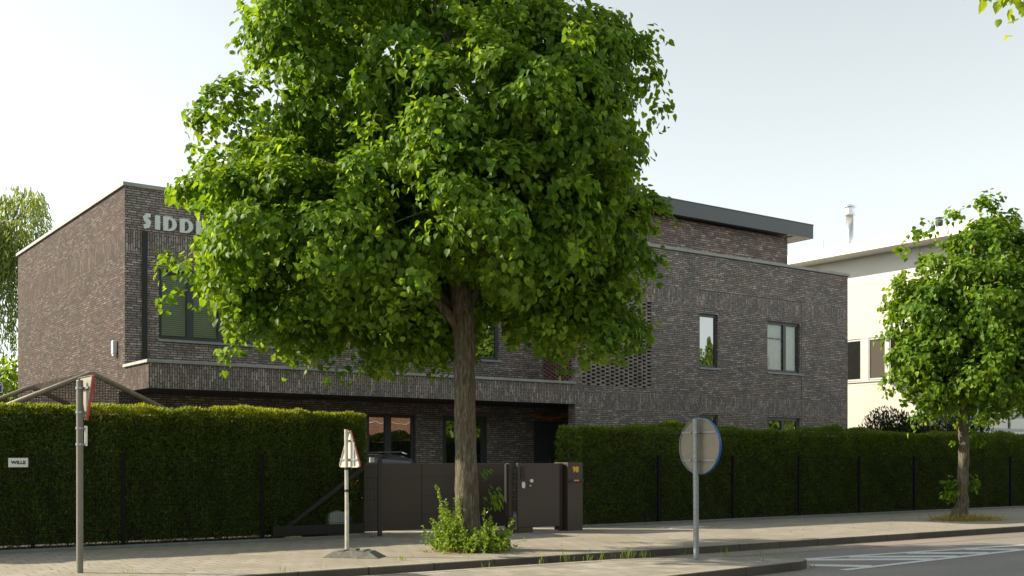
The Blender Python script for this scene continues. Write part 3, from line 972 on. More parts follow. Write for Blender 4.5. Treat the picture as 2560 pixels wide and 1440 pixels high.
q = MB(); q.box(12.64, 13.0, 17.395, 17.447, .004, .097); q.build("kick_plate", M["gate_brown"], pg)
q = MB(); q.box(12.71, 12.81, 17.388, 17.398, 1.03, 1.29); q.build("intercom", M["panel_aubergine"], pg)
q = MB()
q.prism([(12.765 + .036 * math.copysign(abs(math.cos(t)) ** .6, math.cos(t)), .925 + .062 * math.copysign(abs(math.sin(t)) ** .7, math.sin(t))) for t in [2 * math.pi * k / 18 for k in range(18)]], 'y', 17.375, 17.398)
q.build("handle_plate", M["sign_white"], pg)
q = MB(); q.tube([(12.955, 17.365, 1.005), (12.955, 17.399, 1.005)], .034, 16); q.build("knob", M["sign_white"], pg)
q = MB(); q.tube([(12.935, 17.38, .91), (12.935, 17.399, .91)], .015, 10); q.build("lock", M["sign_white"], pg)
p3 = empty("gate_post", (13.75, 17.5, 0), "dark brown hinge post between the small gate and the letterbox pillar", "post")
q = MB(); q.box(13.69, 13.80, 17.46, 17.57, 0, GZ + .003); q.build("shaft", M["gate_black"], p3)
lb = empty("letterbox_pillar", (14.1, 17.5, 0), "dark brown letterbox pillar with gold house number 98 beside the hedge", "letterbox")
q = MB(); q.box(13.84, 14.22, 17.36, 17.80, 0, GZ + .01); q.build("pillar", M["gate_brown"], lb, bevel=.006)
q = MB(); q.box(13.86, 14.24, 17.345, 17.359, .955, 1.025); q.build("flap", M["gate_black"], lb, bevel=.004)
q = MB(); q.box(13.98, 14.11, 17.338, 17.344, .985, 1.015); q.build("label_plate", M["copper_label"], lb)
text_mesh("house_number", "98", .155, (14.03, 17.352, 1.215), ROT_FRONT, M["gold"], lb, .006, .006)
th = MB(); th.box(13.01, 13.66, 17.43, 17.60, -.02, .022); tag(th.build("threshold", M["sill_stone"]), kind="structure")
th = MB(); th.box(10.08, 12.45, 18.53, 18.75, -.02, .012); tag(th.build("threshold", M["concrete_light"]), kind="structure")
# white box behind the gate tail
gm = empty("gate_motor", (9.45, 18.75, 0), "pale grey round topped motor box behind the tail of the sliding gate", "gate motor")
q = MB(); q.prism([(9.25, .02), (9.58, .02), (9.58, .40), (9.52, .455), (9.41, .475), (9.31, .455), (9.25, .40)], 'y', 18.60, 18.80); q.build("cover", M["plastic_grey"], gm)
q = MB(); q.box(9.585, 9.70, 18.62, 18.78, .12, .36); q.build("control_unit", M["plate_blue"], gm)

# ------------------------------------------------------------------ wire fences
def fence(name, x0, x1, posts, label):
    f = empty(name, (x0, 18.1, 0), label, "fence")
    for x in posts:
        q = MB(); q.box(x - .03, x + .03, 18.11, 18.17, -.05, 1.50); q.box(x - .034, x + .034, 18.107, 18.173, 1.501, 1.515)
        q.build("post", M["fence_black"], f)
    xs = [x0] + list(posts) + [x1]
    for a, b2 in zip(xs, xs[1:]):
        if b2 - a < .3: continue
        q = MB(); z = .08
        while z < 1.47:
            q.box(a + .01, b2 - .01, 18.096, 18.102, z, z + .006); z += .198
        x = a + .02
        while x < b2 - .02:
            q.box(x, x + .0028, 18.103, 18.106, .05, 1.49); x += .05
        q.build("mesh_panel", M["fence_black"], f)
fence("wire_fence", .65, 9.97, [3.01, 5.37, 7.73], "black welded wire fence in front of the left hedge")
fence("wire_fence", 14.4, 45.6, [17.03, 19.38, 21.72, 24.06, 26.42, 28.78, 31.13, 33.5, 35.9, 38.3], "black welded wire fence in front of the long right hedge")
ws = empty("name_plate", (3.79, 18.09, 1.36), "small white plate reading WILLE fixed to the fence", "sign")
q = MB(); q.box(3.65, 3.93, 18.082, 18.094, 1.297, 1.437); q.build("plate", M["plate_pale"], ws, bevel=.003)
text_mesh("lettering", "WILLE", .066, (3.79, 18.079, 1.367), ROT_FRONT, M["letter_black"], ws, .001, .0028, 1.12)

# ------------------------------------------------------------------ hedges
def hedge(name, x0, x1, y0, y1, h, label, dens, endround, seed, tipm, tipd, tipe, fine=1.0):
    t = empty(name, ((x0 + x1) / 2, (y0 + y1) / 2, 0), label, "hedge")
    r = np.random.RandomState(seed)
    def wob(P): return .06 * noise3(P, 1.7, seed) + .034 * noise3(P * np.array([1, 1, .55]), 6.5, seed + 1) + .026 * noise3(P, 15.0, seed + 2)
    def surf(n, kind):
        u = r.uniform(0, 1, n); v_ = r.uniform(0, 1, n)
        if kind == 'front':
            P = np.stack([x0 + u * (x1 - x0), np.full(n, y0), .03 + (h - .03) * v_], 1); N = np.tile([0, -1, 0], (n, 1))
        elif kind == 'top':
            P = np.stack([x0 + u * (x1 - x0), y0 + v_ * (y1 - y0), np.full(n, h)], 1); N = np.tile([0, 0, 1], (n, 1))
        elif kind == 'back':
            P = np.stack([x0 + u * (x1 - x0), np.full(n, y1), .03 + (h - .03) * v_], 1); N = np.tile([0, 1, 0], (n, 1))
        else:
            xx = x0 if kind == 'end0' else x1
            P = np.stack([np.full(n, xx), y0 + u * (y1 - y0), .03 + (h - .03) * v_], 1); N = np.tile([-1 if kind == 'end0' else 1, 0, 0], (n, 1))
        return P, N.astype(float)
    A = {'front': (x1 - x0) * h, 'top': (x1 - x0) * (y1 - y0), 'back': (x1 - x0) * h * .25, endround: (y1 - y0) * h}
    Ps, Ns = [], []
    for kd, ar in A.items():
        p, n_ = surf(int(ar * dens), kd); Ps.append(p); Ns.append(n_)
    P = np.concatenate(Ps); N = np.concatenate(Ns)
    out = wob(P)
    # thin out towards the bare foot, and in random gaps
    hole = noise3(P * np.array([1, 1, 1.6]), 3.2, seed + 5)
    low = np.clip(1 - P[:, 2] / .40, 0, 1)
    keep = (r.uniform(0, 1, len(P)) > low * .45) & ~((hole < -1.7) & (P[:, 2] < 1.2))
    P, N, out = P[keep], N[keep], out[keep]
    depth = np.abs(r.normal(0, .055, len(P)))
    ctr = np.array([0, (y0 + y1) / 2, h * .5])
    P = P + N * (out - depth)[:, None]
    n = len(P)
    T = N * .55 + r.normal(0, .55, (n, 3)) + np.array([0, 0, .28])
    NN = unit(N + r.normal(0, .8, (n, 3)))
    L = r.uniform(.035, .075, n) * fine; W = r.uniform(.013, .025, n) * fine
    tip = r.uniform(0, 1, n) < .85 * np.clip((P[:, 2] - (h - tipd) + .06 * noise3(P, 2.0, seed + 9)) / tipd, 0, 1) ** tipe
    for sel, mt, nm in ((~tip, "leaf_yew", "foliage"), (tip, tipm, "young_shoots")):
        V, F = blade_mesh(P[sel], T[sel], NN[sel], L[sel] * (1.0 if nm == "foliage" else 1.0), W[sel])
        quads_object(nm, V, F, M[mt], t)
    c = MB(); nx = max(4, int((x1 - x0) / .4)); 
    # twiggy dark heart of the hedge
    m_ = int((x1 - x0) * 26)
    for k in range(m_):
        x = r.uniform(x0 + .12, x1 - .12); y = r.uniform(y0 + .2, y1 - .2); z0_ = r.uniform(.0, .3)
        dx, dy = r.normal(0, .10, 2)
        c.tube([(x, y, z0_), (x + dx * .5, y + dy * .3, h * .5), (x + dx * 1.3, y + dy * .5, h - r.uniform(.12, .4))], [.016, .012, .005], 5, False)
    c.box(x0 + .22, x1 - .22, y0 + .20, y1 - .20, .06, h - .12)
    c.build("branches", M["bark_dark"], t)
    return t
hedge("yew_hedge", .4, 10.02, 18.66, 19.5, 2.27, "clipped evergreen hedge left of the gates, behind the wire fence", 4200, 'end1', 11, "leaf_yew_tip", .34, 2.2, .92)
hedge("yew_hedge", 14.98, 46.0, 18.36, 19.2, 2.13, "long clipped evergreen hedge right of the gates with yellow green top", 2500, 'end0', 23, "leaf_yew_green", .60, 1.4, 1.15)

# ------------------------------------------------------------------ trees
AX_U = np.array([math.sin(YAW), -math.cos(YAW), 0]); AX_D = np.array([math.cos(YAW), math.sin(YAW), 0]); AX_Z = np.array([0, 0, 1.0])

def crown_points(lobes, per_m2, r, thin=-.9, nseed=3, sub_r=.56):
    """leafy sub-clumps seated on overlapping lobes; returns twig anchors and outward directions in (u, d, z)"""
    C = []
    for (u, d, z, ru, rd, rz) in lobes:
        a = 4 * math.pi * ((ru * rd) ** 1.6 / 3 + (ru * rz) ** 1.6 / 3 + (rd * rz) ** 1.6 / 3) ** (1 / 1.6)
        n = max(6, int(a * 1.02 * (.56 / sub_r) ** 2))
        q = unit(r.normal(size=(n, 3)))
        k = np.where(r.uniform(0, 1, n) < .8, r.uniform(.74, .98, n), r.uniform(.25, .7, n))
        ext = np.array([max(.1, ru - sub_r * .55), max(.1, rd - sub_r * .55), max(.08, rz - sub_r * .45)])
        C.append(np.concatenate([q * k[:, None] * ext + np.array([u, d, z]), unit(q / np.array([ru, rd, rz])), np.full((n, 1), sub_r * min(1.0, .45 + .5 * (ru * rz) ** .5)), np.full((n, 1), ru * rz < .42)], 1))
        ns = int(a * .75)                               # short spurs that break the outline
        q = unit(r.normal(size=(ns, 3)))
        C.append(np.concatenate([q * np.array([ru, rd, rz]) * r.uniform(.98, 1.10, (ns, 1)) + q * .06 + np.array([u, d, z]), unit(q / np.array([ru, rd, rz])), r.uniform(.10, .17, (ns, 1)) / .8, np.ones((ns, 1))], 1))
    C = np.concatenate(C)
    deep = np.zeros(len(C))
    for (u, d, z, ru, rd, rz) in lobes:
        e = ((C[:, :3] - np.array([u, d, z])) / np.array([ru, rd, rz]))
        deep = np.maximum(deep, 1 - np.linalg.norm(e, axis=1))
    keep = (deep < .36) | (r.uniform(0, 1, len(C)) < .35)
    keep &= (noise3(C[:, :3], 2.3, nseed) > thin) | (C[:, 7] > .5)
    C = C[keep]
    n = len(C)
    rad = C[:, 6] * r.uniform(.6, 1.15, n)
    m = np.maximum(4, (per_m2 * 12.6 * rad ** 2 * .55).astype(int))
    idx = np.repeat(np.arange(n), m)
    q = unit(r.normal(size=(len(idx), 3)))
    q[:, 2] = np.where((q[:, 2] < -.2) & (r.uniform(0, 1, len(q)) < .6), -q[:, 2], q[:, 2])
    q = unit(q + C[idx, 3:6] * .45)
    P = C[idx, :3] + q * (rad[idx] * r.uniform(.75, 1.05, len(idx)))[:, None] * np.array([1, 1, .66])
    return P, unit(q + C[idx, 3:6] * .5)

def leaf_cloud(P, N, per, r, L0, L1, spread=.055, reach=.17, droop=.20, hang=.75):
    """a short drooping twig with leaves at every anchor (u, d, z space)"""
    n = len(P)
    k = r.poisson(per, n) + 2
    idx = np.repeat(np.arange(n), k)
    m = len(idx)
    t = r.uniform(0, 1, m)
    dirn = unit(N + np.array([0, 0, .15]) + r.normal(0, .35, (n, 3)))[idx]
    pos = P[idx] + dirn * (t * reach)[:, None] + np.array([0, 0, -1.0]) * (droop * t * t)[:, None] + r.normal(0, spread, (m, 3))
    out = N[idx]
    nor = unit(out * .8 + np.array([0, 0, .38]) + r.normal(0, .36, (m, 3)))
    tip = np.array([0, 0, -hang]) + out * .35 + r.normal(0, .38, (m, 3))
    tip = tip - nor * np.sum(tip * nor, 1, keepdims=True)
    L = r.uniform(L0, L1, m)
    return pos, tip, nor, L

def limb(mb, a, b_, r0, r1, r, sag=.15, n=7):
    a, b_ = Vector(a), Vector(b_)
    pts, rad = [], []
    j = Vector(r.normal(0, .06, 3)) * (b_ - a).length
    for k in range(n):
        t = k / (n - 1)
        p = a.lerp(b_, t) + j * math.sin(math.pi * t) + Vector((0, 0, sag * math.sin(math.pi * t)))
        pts.append(p); rad.append(r0 + (r1 - r0) * t ** .8)
    mb.tube(pts, rad, 9, False)

def lime_tree(name, base, lobes, label, trunk_pts, trunk_r, forks, seed, per_m2, per, leaf, L0, L1, thin=-.9, clear=None, suckers=(), sub_r=.56, fine=False, group=None):
    r = np.random.RandomState(seed)
    B = np.array(base)
    t = empty(name, base, label, "tree", group)
    def W(p): return B + p[0] * AX_U + p[1] * AX_D + np.array([0, 0, p[2]])
    mb = MB()
    rings = []
    tp = [W(p) for p in trunk_pts]
    # flared, slightly knobbly trunk
    fine, fr = [], []
    for k in range(len(tp) - 1):
        for s_ in range(6):
            q = s_ / 6
            fine.append(Vector(tp[k] * (1 - q) + tp[k + 1] * q) + Vector(r.normal(0, .008, 3))); fr.append(trunk_r[k] * (1 - q) + trunk_r[k + 1] * q + r.normal(0, .004))
    fine.append(Vector(tp[-1])); fr.append(trunk_r[-1])
    mb.tube(fine, fr, 18, False)
    for (a, b_, r0, r1) in forks: limb(mb, W(a), W(b_), r0, r1, r)
    big = [l for l in lobes if l[3] * l[5] > .5]
    for l in big:
        s_ = trunk_pts[-1] if l[2] > trunk_pts[-1][2] else trunk_pts[-2]
        limb(mb, W(s_), W((l[0], l[1], l[2])), .05, .018, r)
        for _ in range(5):
            q = unit(r.normal(size=(1, 3)))[0] * np.array([l[3], l[4], l[5]]) * .85
            limb(mb, W((l[0], l[1], l[2])), W((l[0] + q[0], l[1] + q[1], l[2] + q[2])), .017, .005, r, .05, 5)
    mb.build("trunk", M["bark"], t, smooth=True)
    P, N = crown_points(lobes, per_m2, r, thin, seed, sub_r)
    if clear is not None:
        k = ~clear(P); P, N = P[k], N[k]
    pos, tip, nor, L = leaf_cloud(P, N, per, r, L0, L1)
    if clear is not None:
        k = ~clear(pos); pos, tip, nor, L = pos[k], tip[k], nor[k], L[k]
    for (u, d, z, ru, rd, rz, cnt) in suckers:
        q = unit(r.normal(size=(cnt, 3))) * (r.uniform(0, 1, (cnt, 1)) ** .5) * np.array([ru, rd, rz]) + np.array([u, d, z])
        o_ = unit(q - np.array([0, 0, z]))
        nn = unit(o_ + np.array([0, 0, .6]) + r.normal(0, .4, (cnt, 3)))
        tt = np.array([0, 0, -.5]) + o_ * .5 + r.normal(0, .4, (cnt, 3)); tt = tt - nn * np.sum(tt * nn, 1, keepdims=True)
        pos = np.concatenate([pos, q]); tip = np.concatenate([tip, tt]); nor = np.concatenate([nor, nn]); L = np.concatenate([L, r.uniform(L0 * .75, L1 * .8, cnt)])
    def WV(a): return a[:, :1] * AX_U + a[:, 1:2] * AX_D + a[:, 2:3] * AX_Z
    V, F = (leaf_mesh_fine if fine else leaf_mesh)(WV(pos) + B, WV(tip), WV(nor), L, L * r.uniform(.8, 1.0, len(L)))
    quads_object("crown", V, F, M[leaf], t)
    print(name, "leaves", len(L))
    return t

T1 = [(-0.72, 0.3, 7.83, 2.48, 2.6, 1.91), (1.44, 0.5, 7.26, 1.51, 2.0, 1.45), (0.56, -1.2, 6.18, 1.92, 1.8, 1.51), (-3.25, 0.2, 6.65, 1.04, 1.3, 0.76), (-3.0, -0.3, 5.66, .95, 1.2, 0.55), (-3.95, -.1, 5.60, .55, .6, .26), (-4.2, -.1, 4.44, .58, .8, .45), (-3.2, 0.0, 5.0, .72, 1.2, .72), (-2.17, -1.2, 4.66, 1.57, 1.5, 1.16), (-0.11, -1.6, 4.87, 2.04, 1.5, 1.31), (1.62, 0.4, 5.31, 1.15, 1.7, 1.6), (2.30, 0.0, 4.84, 0.52, 0.9, 0.70), (2.45, -0.3, 5.28, 0.36, 0.6, 0.33), (0.40, 1.5, 5.41, 2.35, 2.0, 2.0), (-1.95, 1.3, 5.37, 2.55, 1.9, 1.95), (-2.55, 0.2, 4.0, 1.2, 1.2, 0.7), (-1.25, 1.0, 3.98, 1.72, 1.5, 0.73), (1.97, -0.2, 3.75, 0.74, 0.9, 0.62), (1.06, 0.6, 4.12, 1.03, 1.2, 0.58), (-3.34, -0.4, 3.48, 0.29, 0.4, 0.58), (-3.93, -0.3, 4.17, 0.52, 0.7, 0.34), (-2.11, 0.2, 3.24, 0.35, 0.5, 0.47), (-1.48, 0.8, 3.37, 0.52, 0.6, 0.49), (-0.59, 0.6, 3.35, 0.45, 0.5, 0.36), (0.86, 0.3, 3.63, 0.25, 0.4, 0.32), (1.55, -0.1, 3.33, 0.43, 0.5, 0.28), (1.97, -0.2, 3.26, 0.31, 0.4, 0.28), (-0.72, 0.2, 9.25, 1.9, 2.0, 1.2), (-2.04, -0.6, 7.98, 1.03, 1.3, 1.03), (-3.79, 0.1, 6.94, 0.57, 0.6, 0.31), (2.61, 0.3, 7.64, 0.45, 0.7, 0.51), (0.29, 0.5, 3.21, 0.19, 0.4, 0.39), (-2.91, -0.2, 3.63, 0.31, 0.5, 0.34), (-0.9, 1.2, 3.55, 1.0, .8, .5), (-1.9, .7, 3.7, .8, .8, .5), (1.3, 1.0, 3.75, .9, .8, .5), (2.15, .1, 4.3, .5, .7, .5), (2.62, 0, 4.72, .30, .5, .3), (-3.3, .3, 4.2, .6, .7, .5), (-2.6, -.3, 3.45, .5, .6, .42), (-.75, -.2, 3.5, .5, .5, .5), (1.85, -.4, 3.55, .7, .7, .45), (1.2, .2, 3.9, .7, .8, .5), (2.1, -.2, 3.8, .45, .5, .35), (-1.3, .3, 3.3, .5, .5, .4), (2.75, -.1, 4.6, .28, .4, .22), (2.85, .1, 5.3, .25, .4, .2), (-3.9, .0, 3.85, .5, .6, .3)]
T2 = [(0.42, 0, 6.45, 0.72, .8, 0.8), (-0.62, -0.2, 5.85, 0.86, .9, 0.6), (-1.12, -0.3, 5.27, 0.88, 0.7, 0.37), (-1.88, -0.2, 5.19, 0.48, 0.4, 0.21), (1.19, 0.3, 5.78, 1.24, 1.3, 1.05), (0.09, -0.5, 5.0, 1.75, 1.4, 1.2), (1.8, 0.4, 4.84, 1.43, 1.4, 1.43), (-0.9, -0.2, 4.67, 0.93, 0.9, 0.56), (-0.7, -0.4, 3.82, 1.11, 1.0, 0.74), (0.6, -0.6, 3.52, 1.38, 1.3, 1.01), (2.14, 0.3, 3.5, 1.14, 1.2, 1.05), (-1.27, -0.2, 3.13, 0.65, 0.6, 0.33), (-0.05, 0.3, 2.93, 1.05, 0.9, 0.57), (-0.94, -0.3, 2.52, 0.42, 0.5, 0.42), (1.34, -0.2, 3.05, 1.0, 0.9, 0.40), (0.6, 0.4, 2.75, 0.5, 0.6, 0.34), (0.54, 0, 7.33, 0.23, 0.3, 0.42), (-0.16, -0.1, 7.12, 0.19, 0.3, 0.28), (-1.09, -0.2, 6.82, 0.21, 0.3, 0.23), (1.0, 0.1, 6.98, 0.28, 0.4, 0.33), (-1.0, -.3, 4.15, .7, .7, .5), (-.85, -.2, 3.4, .6, .6, .45), (-.7, -.1, 2.75, .45, .5, .35), (-.95, -.3, 5.0, .8, .8, .5), (.5, -.8, 4.2, 1.0, .8, .8)]
def clear1(P):      # nothing hangs in front of the stem under the crown
    return (np.abs(P[:, 0] + .02) < .30) & (P[:, 2] < 4.12) & (P[:, 1] < .25) | (P[:, 2] < 2.62) | ((P[:, 0] > .2) & (P[:, 0] < .58) & (P[:, 2] < 3.85)) | ((P[:, 0] > .5) & (P[:, 0] < 1.1) & (P[:, 2] < 3.35)) | ((P[:, 0] < -4.05) & (P[:, 2] > 4.90) & (P[:, 2] < 5.42))
lime_tree("lime_tree", (9.59, 14.58, 0), T1, "big lime tree with spreading crown and grey brown trunk standing before the gate", 
          [(.05, 0, -.05), (.03, 0, .35), (.0, 0, 1.6), (-.02, 0, 3.1), (-.05, .03, 3.65), (-.14, .1, 4.6), (-.25, .1, 6.2), (-.3, .1, 8.0)], [.26, .195, .165, .165, .175, .12, .09, .045],
          [((-.08, .0, 3.42), (-1.3, -.1, 4.35), .085, .05), ((-.04, .05, 3.45), (.7, .3, 4.6), .08, .05), ((-.06, -.02, 3.55), (-1.0, .5, 4.5), .07, .04)], 5, 42, 3.4, "leaf_lime", .075, .13, -.95, clear1, sub_r=.43,
          suckers=[(.30, .0, 1.22, .10, .1, .08, 12), (.42, -.05, .80, .18, .15, .22, 60)])
lime_tree("young_lime_tree", (23.9, 15.1, 0), T2, "young lime tree with smaller bright crown and slim leaning trunk before the white building",
          [(-.12, 0, -.05), (-.05, 0, .3), (.0, 0, 1.2), (.02, 0, 2.4), (.06, .0, 3.6), (.15, 0, 5.2), (.3, 0, 6.6)], [.23, .155, .125, .12, .10, .07, .03],
          [((.02, 0, 2.5), (-.8, -.1, 3.4), .055, .03), ((.04, 0, 2.9), (1.0, .1, 3.6), .055, .03)], 9, 36, 2.8, "leaf_lime", .085, .145, -1.1, None, sub_r=.36,
          suckers=[(-.32, -.05, .72, .20, .15, .36, 120), (.22, -.05, .86, .13, .12, .26, 50), (.30, 0, 1.83, .22, .15, .14, 40), (-.20, 0, 1.82, .10, .1, .06, 14)])
# near tree on this side, only its branch tip hangs into the picture
T3 = [(0.0, 0.2, 5.9, 1.35, 1.5, .95), (-.50, 0, 5.55, .48, .7, .32), (-1.04, .0, 4.93, .19, .25, .15), (.7, .4, 6.4, 1.3, 1.4, 1.2), (.1, .5, 7.2, 1.2, 1.3, 1.0)]
lime_tree("street_tree", (9.21, 3.87, 0), T3, "yellow green tree whose leafy branch tip hangs into the sky at the top right corner", 
          [(0, 0, -.1), (0, 0, .4), (0, 0, 2.0), (0, 0, 4.0), (0, .1, 5.6), (.1, .2, 7.2)], [.24, .17, .15, .13, .09, .04], [((0, 0, 4.2), (-1.1, 0, 5.25), .05, .02)], 31, 22, 2.4, "leaf_near", .07, .115, sub_r=.30, fine=True)

# willow behind the house corner
wt = empty("willow_tree", (8.2, 43, 0), "pale green weeping willow behind the left end of the brick house", "tree")
r = np.random.RandomState(41)
mb = MB()
mb.tube([(7.2, 43, -.1), (7.3, 43, 2), (7.5, 43.1, 4.5), (7.7, 43.2, 7.5), (8.4, 43, 10)], [.45, .36, .28, .18, .06], 12, False)
tops = []
for k in range(64):
    u = r.uniform(-4.0, 2.35); z = 5.4 + 6.4 * math.sqrt(max(.02, 1 - (u / 4.6) ** 2)) * r.uniform(.5, 1.0)
    p = (8.35 + u * AX_U[0] , 43 + u * AX_U[1] + r.uniform(-1.5, 1.5), z)
    tops.append(p)
    if k % 3 == 0: limb(mb, (7.6, 43.1, r.uniform(3.5, 7.5)), p, .07, .015, r, .5)
mb.build("trunk", M["bark"], wt, smooth=True)
PP, TT = [], []
for p in tops:
    for s_ in range(9):
        o_ = r.normal(0, .30, 2); ln = r.uniform(1.2, 4.6) if p[2] > 6 else r.uniform(1, 3.5)
        ln = min(ln, p[2] - .5)
        m_ = int(ln * 19)
        tt = r.uniform(0, 1, m_)
        q = np.stack([p[0] + o_[0] * (.5 + tt) + r.normal(0, .06, m_), p[1] + o_[1] * (.5 + tt) + r.normal(0, .06, m_), p[2] + .25 * np.sin(tt * 3) - ln * tt], 1)
        PP.append(q); TT.append(np.tile([o_[0] * .3, o_[1] * .3, -1.0], (m_, 1)))
PP = np.concatenate(PP); TT = np.concatenate(TT) + r.normal(0, .35, PP.shape)
V, F = blade_mesh(PP, TT, r.normal(size=PP.shape), r.uniform(.12, .22, len(PP)), r.uniform(.03, .05, len(PP)))
quads_object("crown", V, F, M["leaf_willow"], wt)

def bush(name, loc, ru, rd, rz, n, L, mt, label, cat, seed, group=None, stem=True, conif=False):
    r = np.random.RandomState(seed)
    t = empty(name, loc, label, cat, group)
    q = unit(r.normal(size=(n, 3))); q[:, 2] = np.abs(q[:, 2])
    rad = r.uniform(.35, 1.0, n) ** .45
    lump = 1 + .22 * noise3(q * 3, 1.3, seed)
    P = q * (rad * lump)[:, None] * np.array([ru, rd, rz])
    T = q * .8 + np.array([0, 0, .8 if conif else .1]) + r.normal(0, .45, (n, 3))
    NN = unit(q + r.normal(0, .6, (n, 3)))
    def WV(a): return a[:, :1] * AX_U + a[:, 1:2] * AX_D + a[:, 2:3] * AX_Z
    Ls = r.uniform(L * .6, L * 1.3, n)
    if conif: V, F = blade_mesh(WV(P) + np.array(loc), WV(T), WV(NN), Ls, Ls * .35)
    else: V, F = leaf_mesh(WV(P) + np.array(loc), WV(T), WV(NN), Ls, Ls * .7)
    quads_object("foliage", V, F, M[mt], t)
    if stem:
        mb = MB()
        for k in range(7):
            e = r.normal(0, .5, 2)
            limb(mb, loc, (loc[0] + e[0] * ru * .7, loc[1] + e[1] * rd * .7, loc[2] + rz * r.uniform(.5, .8)), .035, .008, r, 0, 5)
        mb.build("stems", M["bark_dark"], t)
    return t
bush("conifer_shrub", (32.4, 22.6, 0), 2.2, 1.0, 3.0, 22000, .11, "leaf_shrub", "dark bushy evergreen shrub rising behind the right hedge", "shrub", 51, conif=True)
bush("conifer_shrub", (34.4, 21.9, 0), 1.4, .9, 2.9, 14000, .11, "leaf_shrub", "second dark evergreen shrub against the cream wall, nearer the white corner", "shrub", 52, conif=True)
bush("garden_shrub", (6.9, 40.5, 0), 1.9, 1.6, 4.6, 9000, .20, "leaf_weed", "bright green shrub beneath the willow behind the street name plate", "shrub", 53)
bush("garden_shrub", (9.3, 48, 0), 2.6, 2.0, 4.2, 8000, .22, "leaf_far", "duller green shrub farther back behind the willow strands", "shrub", 54)

# weeds round the trunk of the big tree
wd = empty("weed_clump", (9.65, 14.4, 0), "tall green weeds growing round the foot of the big lime tree", "weeds")
r = np.random.RandomState(61)
PP, TT, LL, ST = [], [], [], MB()
for k in range(460):
    u = r.normal(.10, .26); d = r.normal(-.12, .24)
    if u < -.46: u = r.uniform(-.44, -.1)
    if u > .68: u = r.uniform(.1, .65)
    side = .98 if u < -.12 else (.55 if u > .22 else .36)
    hh = r.uniform(.18, 1.0) * side * max(.35, 1.15 - abs(u - .08) * 1.1)
    if r.uniform() < .09: hh *= 1.5
    lx, ly = r.normal(0, .10, 2) + np.array([(u - .08) * .18, d * .1])
    hh *= r.uniform(.55, 1.15)
    b = np.array([9.59, 14.58, 0]) + u * AX_U + d * AX_D
    e = b + np.array([0, 0, hh]) + lx * AX_U + ly * AX_D
    ST.tube([tuple(b), tuple((b + e) / 2 + np.array([0, 0, .02])), tuple(e)], [.004, .003, .0015], 4, False)
    m_ = int(10 + hh * 46)
    tt = r.uniform(.1, 1, m_)[:, None]
    PP.append(b * (1 - tt) + e * tt + r.normal(0, .012, (m_, 3)))
    TT.append(r.normal(0, 1, (m_, 3)) + np.array([0, 0, .45])); LL.append(r.uniform(.025, .07, m_))
PP, TT, LL = np.concatenate(PP), np.concatenate(TT), np.concatenate(LL)
V, F = leaf_mesh(PP, TT, unit(np.array([-.3, -.2, .8]) + r.normal(0, .6, PP.shape)), LL, LL * .55)
quads_object("leaves", V, F, M["leaf_weed"], wd)
ST.build("stems", M["stem_green"], wd)
n = 420
P = np.array([9.59, 14.58, 0]) + r.normal(.02, .33, (n, 1)) * AX_U + r.normal(-.30, .15, (n, 1)) * AX_D
V, F = blade_mesh(P, np.array([0, 0, .35]) + r.normal(0, .6, (n, 3)) * np.array([1, 1, .3]), r.normal(size=(n, 3)), r.uniform(.05, .16, n), r.uniform(.006, .012, n))
quads_object("dry_grass", V, F, M["leaf_straw"], wd)
# dry grass round the young tree
n = 1500
P = np.array([23.9, 15.1, 0]) + np.clip(r.normal(-.02, .36, (n, 1)), -1.0, .8) * AX_U + np.clip(r.normal(-.15, .26, (n, 1)), -.6, .5) * AX_D
V, F = blade_mesh(P, np.array([0, 0, .4]) + r.normal(0, .6, (n, 3)) * np.array([1, 1, .3]), r.normal(size=(n, 3)), r.uniform(.08, .24, n), r.uniform(.008, .016, n))
tag(quads_object("grass", V, F, M["leaf_straw"]), "dry straw coloured grass round the foot of the young tree", "grass", kind="stuff")
# green tufts along the island edge and in the gutter
PP, TT, LL = [], [], []
for (x, y, z, n, h) in [(8.25, 12.06, -.1, 9, .22), (8.9, 12.04, -.1, 5, .16), (9.1, 12.0, 0, 8, .2), (9.55, 12.0, 0, 9, .24), (9.95, 12.0, 0, 10, .2), (10.15, 11.97, 0, 8, .2), (10.55, 11.95, 0, 10, .24), (10.7, 11.95, 0, 12, .26), (10.9, 11.85, 0, 8, .2), (11.4, 11.6, 0, 7, .18), (11.9, 11.25, 0, 9, .2), (12.15, 10.9, 0, 9, .2), (12.35, 10.75, 0, 9, .18), (12.45, 10.35, 0, 8, .14), (11.7, 10.45, 0, 8, .14), (11.9, 10.6, 0, 6, .12), (5.8, 12.99, 0, 8, .12), (7.85, 13.6, 0, 26, .09), (4.3, 14.1, 0, 14, .06), (12.66, 10.3, -.12, 10, .1)]:
    b = np.array([x, y, z]) + r.normal(0, .05, (n, 3)) * np.array([1.2, .5, 0])
    PP.append(b); TT.append(np.array([0, 0, 1.0]) + r.normal(0, .22, (n, 3))); LL.append(r.uniform(.35, 1, n) * h)
PP, TT, LL = np.concatenate(PP), np.concatenate(TT), np.concatenate(LL)
V, F = blade_mesh(PP, TT, r.normal(size=PP.shape), LL, np.full(len(LL), .006))
tag(quads_object("grass", V, F, M["leaf_weed"]), "thin green grass blades along the island kerb", "grass", kind="stuff")
